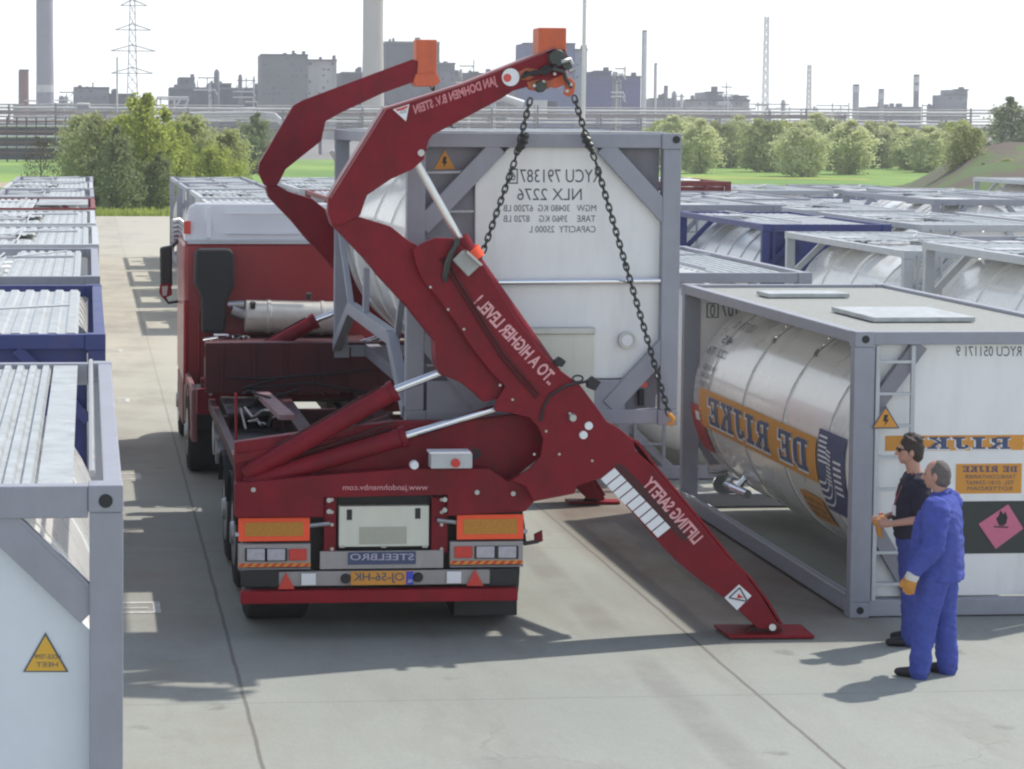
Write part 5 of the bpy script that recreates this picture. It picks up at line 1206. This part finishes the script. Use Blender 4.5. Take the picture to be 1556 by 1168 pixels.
# rough grass along the yard edge
def tufts():
    rg = random.Random(5); vs = []; fs = []
    for i in range(9000):
        x = rg.uniform(-6, 32); y0 = 106 if x < 8 else 106+(x-8)*2
        y = y0+abs(rg.gauss(0, 2.2))+.1; h = rg.uniform(.1, .38); a = rg.uniform(0, 6.28); w_ = .05
        k = len(vs); vs += [(x-w_*math.cos(a), y-w_*math.sin(a), -.02), (x+w_*math.cos(a), y+w_*math.sin(a), -.02), (x+rg.uniform(-.1, .1), y+rg.uniform(-.1, .1), h)]; fs.append((k, k+1, k+2))
    me = bpy.data.meshes.new('rough_grass'); me.from_pydata(vs, [], fs); me.update(); tag(link_mesh('rough_grass', me, LM['fresh']), 'rough green grass growing along the edge of the concrete yard', 'grass', kind='stuff')
tufts()
# ------------------------------------------------------------------ works on the skyline
IG = mat('works_grey_cladding', (.20, .205, .23), .8, 0, .5, 1, st=(.12, .12, .45)); ID = mat('works_dark_cladding', (.10, .10, .12), .8, 0, .5, 1, st=(.5, .5, .16)); IP = mat('works_pale_concrete', (.42, .41, .40), .8, 0, .3, 1, st=(.3, .3, .1))
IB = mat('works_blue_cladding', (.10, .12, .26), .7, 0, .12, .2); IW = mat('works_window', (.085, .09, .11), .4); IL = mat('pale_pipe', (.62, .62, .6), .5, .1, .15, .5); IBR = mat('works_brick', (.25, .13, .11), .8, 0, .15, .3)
def bpx(mb, x0, y0, x1, y1, Y, dp): return pbox(mb, x0, y0, x1, y1, Y, dp)
def building(name, label, cat, blocks, Y, m, extra=(), group=None, wins=None, m2=None):
    x0 = min(b[0] for b in blocks); x1 = max(b[2] for b in blocks)
    c = P((x0+x1)/2, 200, Y); t = thing(name, label, cat, (c.x, Y, -.02), group)
    for i, b in enumerate(blocks):
        f = MB(); lo = G((b[0]+b[2])/2, 900).z
        a = P(b[0], b[3], Y); q = P(b[2], b[1], Y); zb = -.02 if b[3] > 158 else a.z
        f.box((a.x, Y+i*.7, zb), (q.x, Y+12+i*.9, q.z)); f.build('block', (m2 if (i % 2 and m2) else m), t)
    rg = random.Random(len(label))
    f = MB()
    for b in blocks:
        n = max(1, int((b[3]-b[1])/9))
        for k in range(n):
            yy = b[1]+4+k*9; 
            for x in range(int(b[0])+3, int(b[2])-4, 7):
                if rg.random() < .33: pbox(f, x, yy, x+rg.uniform(2, 5), yy+rg.uniform(2, 4), Y-.12, .1)
    if f.v: f.split('window', IW, t)
    f = MB()
    for b in blocks:
        for k in range(max(1, int((b[2]-b[0])/16))):
            x = rg.uniform(b[0]+2, b[2]-4); hh = rg.uniform(2, 9); pbox(f, x, b[1]-hh, x+rg.uniform(1, 6), b[1]+.5, Y+3, 3)
        pbox(f, b[0]-.5, b[1]-1, b[2]+.5, b[1]+1, Y-.3, 3)
    f.split('roof_plant', ID if m is not ID else IG, t)
    for e in extra:
        f = MB(); f.tube([P(*p, Y-.8) for p in e[0]], e[1], 8); f.build(e[2], e[3], t, smooth=60)
    return t
building('factory_building', 'long low dark works building at far left below the tall grey stack', 'building', [(20, 160, 212, 186), (60, 163, 150, 186)], 560, ID)
building('factory_building', 'small grey works block with rounded top just left of the lattice pylon', 'building', [(112, 133, 166, 162), (165, 143, 206, 162)], 555, IG, m2=ID)
building('factory_building', 'wide dark works building with small penthouse left of the square grey tower block', 'building', [(258, 134, 396, 188), (272, 118, 296, 135), (318, 127, 352, 135)], 575, ID, m2=IG)
building('factory_building', 'tall square grey works block with lighter stepped annex left of the beige chimney', 'building', [(397, 83, 468, 190), (466, 91, 512, 190)], 540, mat('works_mid_grey', (.17, .17, .175), .8, 0, .15, .2), m2=IP)
building('factory_building', 'dark works building rising just right of the beige chimney behind the front crane head', 'building', [(586, 64, 668, 190), (640, 96, 692, 190), (520, 110, 560, 190)], 545, ID, m2=IG)
building('factory_building', 'low brownish works hall between the two crane heads', 'building', [(560, 112, 800, 190), (690, 112, 740, 190)], 600, mat('works_brown_cladding', (.17, .12, .12), .8, 0, .4, 1, st=(.1, .1, .4)))
building('factory_building', 'blue clad works tower behind the rear crane head', 'building', [(797, 66, 874, 190), (872, 75, 893, 190)], 520, IB, m2=mat('works_blue_grey', (.25, .28, .36), .7, 0, .1, .3))
building('factory_building', 'dark blue works building with floor bands to the right of the rear crane head', 'building', [(890, 116, 974, 190), (905, 108, 930, 118)], 530, mat('works_violet_blue', (.09, .085, .24), .7, 0, .6, 1, st=(.02, .02, .4)))
building('factory_building', 'grey block building on the skyline far right beyond the earth bank', 'building', [(1440, 144, 1470, 186), (1455, 136, 1472, 150)], 620, IG)
building('factory_building', 'low hazy process plant on the skyline right of the raised container', 'building', [(990, 150, 1022, 188), (1045, 152, 1140, 188), (1075, 140, 1100, 155), (1115, 146, 1138, 155)], 640, IG, m2=IP)
building('factory_building', 'very low dark shed below the distillation columns at right', 'building', [(1322, 163, 1400, 186)], 640, ID)
def stack(label, x0, x1, y0, y1, Y, m, name='chimney', bands=(), taper=.85):
    a, b = P((x0+x1)/2, 200, Y), P((x0+x1)/2, y0, Y); r = (P(x1, 100, Y)-P(x0, 100, Y)).x/2
    t = thing(name, label, 'chimney', (a.x, Y, -.02)); f = MB()
    f.tube([(a.x, Y, -.02), (a.x, Y, b.z*.5), (a.x, Y, b.z)], [r/taper*1.0, r, r*.97], 20); f.build('shaft', m, t, smooth=60)
    f = MB(); f.tube([(a.x, Y, b.z), (a.x, Y, b.z+.4)], r*1.04, 20); f.tube([(a.x-r, Y-.2, .5), (a.x-r*.98, Y-.2, b.z)], .12, 6)
    f.build('rim', ID, t, smooth=60)
    for z_ in bands:
        z = P(x0, z_, Y).z; f = MB(); f.tube([(a.x, Y, z), (a.x, Y, z+1.6)], r*1.12, 20); f.build('gallery', IL, t, smooth=60)
stack('tall plain grey chimney near the left edge', 56, 81, -90, 160, 500, mat('stack_grey', (.33, .32, .36), .8, 0, .1, .3), bands=(140,))
stack('short reddish brown chimney beside the tall grey one at the left edge', 29, 44, 108, 160, 520, IBR)
stack('broad beige concrete chimney behind the front crane arm', 551, 581, -120, 190, 480, mat('stack_beige', (.52, .49, .43), .8, 0, .06, .2), taper=.82)
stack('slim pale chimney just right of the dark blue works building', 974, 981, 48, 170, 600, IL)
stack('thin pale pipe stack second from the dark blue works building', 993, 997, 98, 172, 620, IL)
stack('distillation column at right, leftmost of the three on the skyline', 1295, 1304, 130, 168, 640, IP, 'process_column', bands=(140,))
stack('distillation column at right, middle one of the three on the skyline', 1334, 1342, 137, 168, 640, IP, 'process_column', bands=(150,))
stack('tallest distillation column at right, to the left of the grey block building', 1387, 1395, 115, 168, 640, IG, 'process_column', bands=(125, 138))
stack('thin light stack behind the raised container next to the process plant', 1008, 1014, 132, 170, 640, IG, 'process_column')
def lattice(label, px, ytop, ybot, w0, w1, Y, arms, name='lattice_pylon', cat='pylon', m=None):
    m = m or mat('pylon_steel', (.30, .31, .34), .6, .3, .1, 1)
    base = P(px, 200, Y); k = Y/F; t = thing(name, label, cat, (base.x, Y, -.02)); f = MB(); zt_ = P(px, ytop, Y).z
    nn = 14; r = .09*k*8
    for i in range(nn):
        z0, z1 = zt_*i/nn, zt_*(i+1)/nn; a0 = (w0+(w1-w0)*(i/nn)**.6)*k/2; a1 = (w0+(w1-w0)*((i+1)/nn)**.6)*k/2
        for sy in (-1, 1):
            for s in (-1, 1):
                f.tube([(base.x+s*a0, Y+sy*a0, z0), (base.x+s*a1, Y+sy*a1, z1)], r, 4); f.tube([(base.x+s*a0, Y+sy*a0, z0), (base.x-s*a1, Y+sy*a1, z1)], r*.6, 4)
    f.build('lattice_mast', m, t)
    for y_, wl, wr_ in arms:
        f = MB(); z = P(px, y_, Y).z
        for sy in (-1, 1): f.tube([(base.x-wl*k, Y, z-.5), (base.x, Y+sy*.8, z+.6), (base.x+wr_*k, Y, z-.5)], r*1.1, 4); f.tube([(base.x-wl*k, Y, z-.5), (base.x+wr_*k, Y, z-.5)], r, 4)
        f.build('crossarm', m, t)
lattice('tall lattice power pylon with four crossarms on the left skyline', 201, -30, 170, 24, 6, 420, ((4, 18, 22), (41, 26, 28), (73, 33, 35), (107, 32, 31)))
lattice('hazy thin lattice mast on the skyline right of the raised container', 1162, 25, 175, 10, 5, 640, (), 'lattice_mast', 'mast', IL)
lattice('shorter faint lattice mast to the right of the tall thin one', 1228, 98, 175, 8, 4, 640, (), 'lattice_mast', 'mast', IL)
f = MB(); a = P(886, 180, 90); f.tube([(a.x, 90, 0), (a.x, 90, 4), (a.x, 90, 14)], [.085, .08, .06], 12); b_ = f.build('pole', IL, None, smooth=60); b_.name = 'floodlight_pole'; tag(b_, 'slim white pole rising behind the raised container near the rear crane head', 'pole')
f = MB(); a = P(178, 180, 300); f.tube([(a.x, 300, 0), (a.x, 300, 12.5)], .12, 8); tag(f.build('mast', IL, smooth=60), 'thin pale pole just left of the lattice power pylon', 'pole')
rg_ = random.Random(11)
for i, (x0, y0, x1, Y) in enumerate(((90, 140, 112, 540), (214, 150, 232, 545), (300, 118, 330, 570), (360, 122, 388, 560), (698, 100, 720, 560), (745, 118, 775, 570), (935, 104, 950, 520), (1024, 146, 1040, 630), (1096, 132, 1112, 630), (1140, 158, 1200, 630), (1240, 160, 1290, 630), (1402, 160, 1436, 630))):
    c = P((x0+x1)/2, 200, Y); t = thing('steel_structure', f'open process steelwork with pipes on the skyline, {od[i]} from left', 'process plant', (c.x, Y, -.02), 'open steel structures on the skyline')
    a = P(x0, y0, Y); b = P(x1, y0, Y); nz = max(2, int(a.z/3)); f = MB(); nx = max(2, int((b.x-a.x)/2.2))
    for k in range(nx+1): x = a.x+(b.x-a.x)*k/nx; f.box((x-.1, Y, 0), (x+.1, Y+.2, a.z*rg_.uniform(.8, 1.1)))
    for k in range(nz): z = a.z*(k+1)/nz; f.box((a.x, Y-.1, z-.12), (b.x, Y+.1, z+.12)); f.tube([(a.x, Y+.1, z-a.z/nz), (b.x, Y+.1, z)], .07, 4)
    f.build('steel_frame', ID, t)
    for k in range(3): f = MB(); x = rg_.uniform(a.x, b.x); h_ = a.z*rg_.uniform(.7, 1.15); q = rg_.uniform(.25, .8); f.tube([(x, Y+2, 0), (x, Y+2, h_-q), (x, Y+2, h_)], [q, q, q*.4], 10); f.build('vessel', [IL, IG, IP][k], t, smooth=50)
    for k in range(3): f = MB(); z = a.z*rg_.uniform(.3, .95); f.tube([(a.x-1, Y-.4, z), (b.x-.5, Y-.4, z), (b.x, Y-.4, z-1.2)], .16, 6); f.build('pipe', IL, t, smooth=50)
# pipe bridge across the works
t = thing('pipe_bridge', 'long raised pipe bridge carrying pale pipes across the whole skyline', 'pipe bridge', (20, 300, -.02))
PK = [IL, mat('aged_pipe', (.40, .39, .37), .5, .2, .4, .8), mat('rusty_pipe', (.30, .24, .22), .7, 0, .3, .8), IL, IP]
for i_, (z, r, dy) in enumerate(((5.9, .16, 0), (5.5, .11, .8), (5.2, .2, 0), (4.75, .12, 1.2), (6.3, .1, 1.4), (4.3, .16, .3), (3.8, .1, 1.0), (3.2, .14, .2))):
    f = MB(); x = -60; q = []; zz = z
    while x < 130:
        q.append((x, 300+dy, zz)); L__ = random.uniform(9, 30)
        if random.random() < .4: q += [(x+L__, 300+dy, zz), (x+L__, 300+dy, zz+.5), (x+L__+1.6, 300+dy, zz+.5), (x+L__+1.6, 300+dy, zz)]; L__ += 1.6
        x += L__
    f.tube(q, r, 8); f.build('pipe', PK[i_ % 5], t, smooth=60)
for k in range(33):
    f = MB(); x = -58+k*5.9+U(-1.6, 1.6); h_ = U(5.0, 6.9); f.box((x, 299.5, 0), (x+.2, 299.7, h_)); f.box((x, 301.6, 0), (x+.2, 301.8, h_)); f.box((x, 299.8, 4.9), (x+.25, 301.6, 5.1))
    f.build('trestle', mat('trestle_steel', (.22, .21, .22), .7), t)
f = MB(); f.box((-60, 299.4, 5.0), (130, 299.5, 5.12)); f.split('edge_beam', IP, t)
t = thing('pipe_rack', 'dense multi-level pipe rack above the grass at the far left', 'pipe rack', (-6, 240, -.02))
for k, z in enumerate((.9, 1.5, 2.0, 2.6, 3.1, 3.7, 4.2)):
    f = MB(); f.tube([(-9.5, 240+(k % 3)*.5, z), (-1.6, 240+(k % 3)*.5, z)], .07+.05*(k % 2), 8); f.build('pipe', IL if k % 2 else IBR, t, smooth=60)
f = MB()
for k in range(9): x = -9.4+k; f.box((x, 239.6, 0), (x+.12, 239.75, 4.6)); f.box((x, 241.5, 0), (x+.12, 241.65, 4.6))
f.box((-9.6, 241, .2), (-1.5, 241.3, 3.9)); f.build('frame', ID, t)
# white pipe loop and gantry in mid distance
f = MB()
for k in range(3): f.tube([P(288, 172+k*4, 290), P(400, 171+k*4, 290), P(418, 173+k*4, 288), P(427, 182+k*3, 286)], .17, 8)
tag(f.build('pipe_loop', IL, smooth=60), 'three white pipes ending in a bend, left of the front crane arm', 'pipes')
t = thing('gantry', 'pale open steel gantry frame above the clump of trees', 'gantry', (P(260, 180, 330).x, 330, -.02)); f = MB()
for a, b in (((238, 148), (238, 175)), ((244, 148), (244, 175)), ((265, 150), (265, 165)), ((287, 150), (280, 165)), ((238, 147), (287, 148)), ((262, 164), (284, 164)), ((238, 150), (287, 151)), ((275, 150), (265, 164))): f.tube([P(*a, 330), P(*b, 330)], .12, 6)
for x in (238, 264, 283): f.tube([P(x, 165, 330), (P(x, 165, 330).x, 330, 0)], .12, 6)
f.build('frame', IL, t)
t = thing('storage_shed', 'small white site cabin behind the raised container between the chains', 'cabin', (P(825, 160, 330).x, 330, -.02))
f = MB(); pbox(f, 808, 152, 832, 180, 330, 2); f.build('wall', IL, t); f = MB(); pbox(f, 833, 154, 846, 180, 330, 2); f.build('open_bay', ID, t)
f = MB(); f.tube([P(748, 150, 340), P(765, 148, 340), P(795, 158, 340)], .6, 8); tag(f.build('dome_roof', IL, smooth=60), 'white curved roof showing under the rear crane arm', 'roof')
# ------------------------------------------------------------------ haze
hz = MB(); hz.box((-260, -40, -1.2), (420, 720, 75)); hz = hz.build('haze', MATS['skin']); hz.data.materials.clear(); tag(hz, kind='stuff')
m = bpy.data.materials.new('haze_air'); m.use_nodes = True; n = m.node_tree.nodes; n.remove(n['Principled BSDF']); pv = n.new('ShaderNodeVolumePrincipled')
pv.inputs['Color'].default_value = (.93, .96, 1, 1); pv.inputs['Density'].default_value = .0006; pv.inputs['Anisotropy'].default_value = .2
m.node_tree.links.new(pv.outputs[0], n['Material Output'].inputs['Volume']); hz.data.materials.append(m)
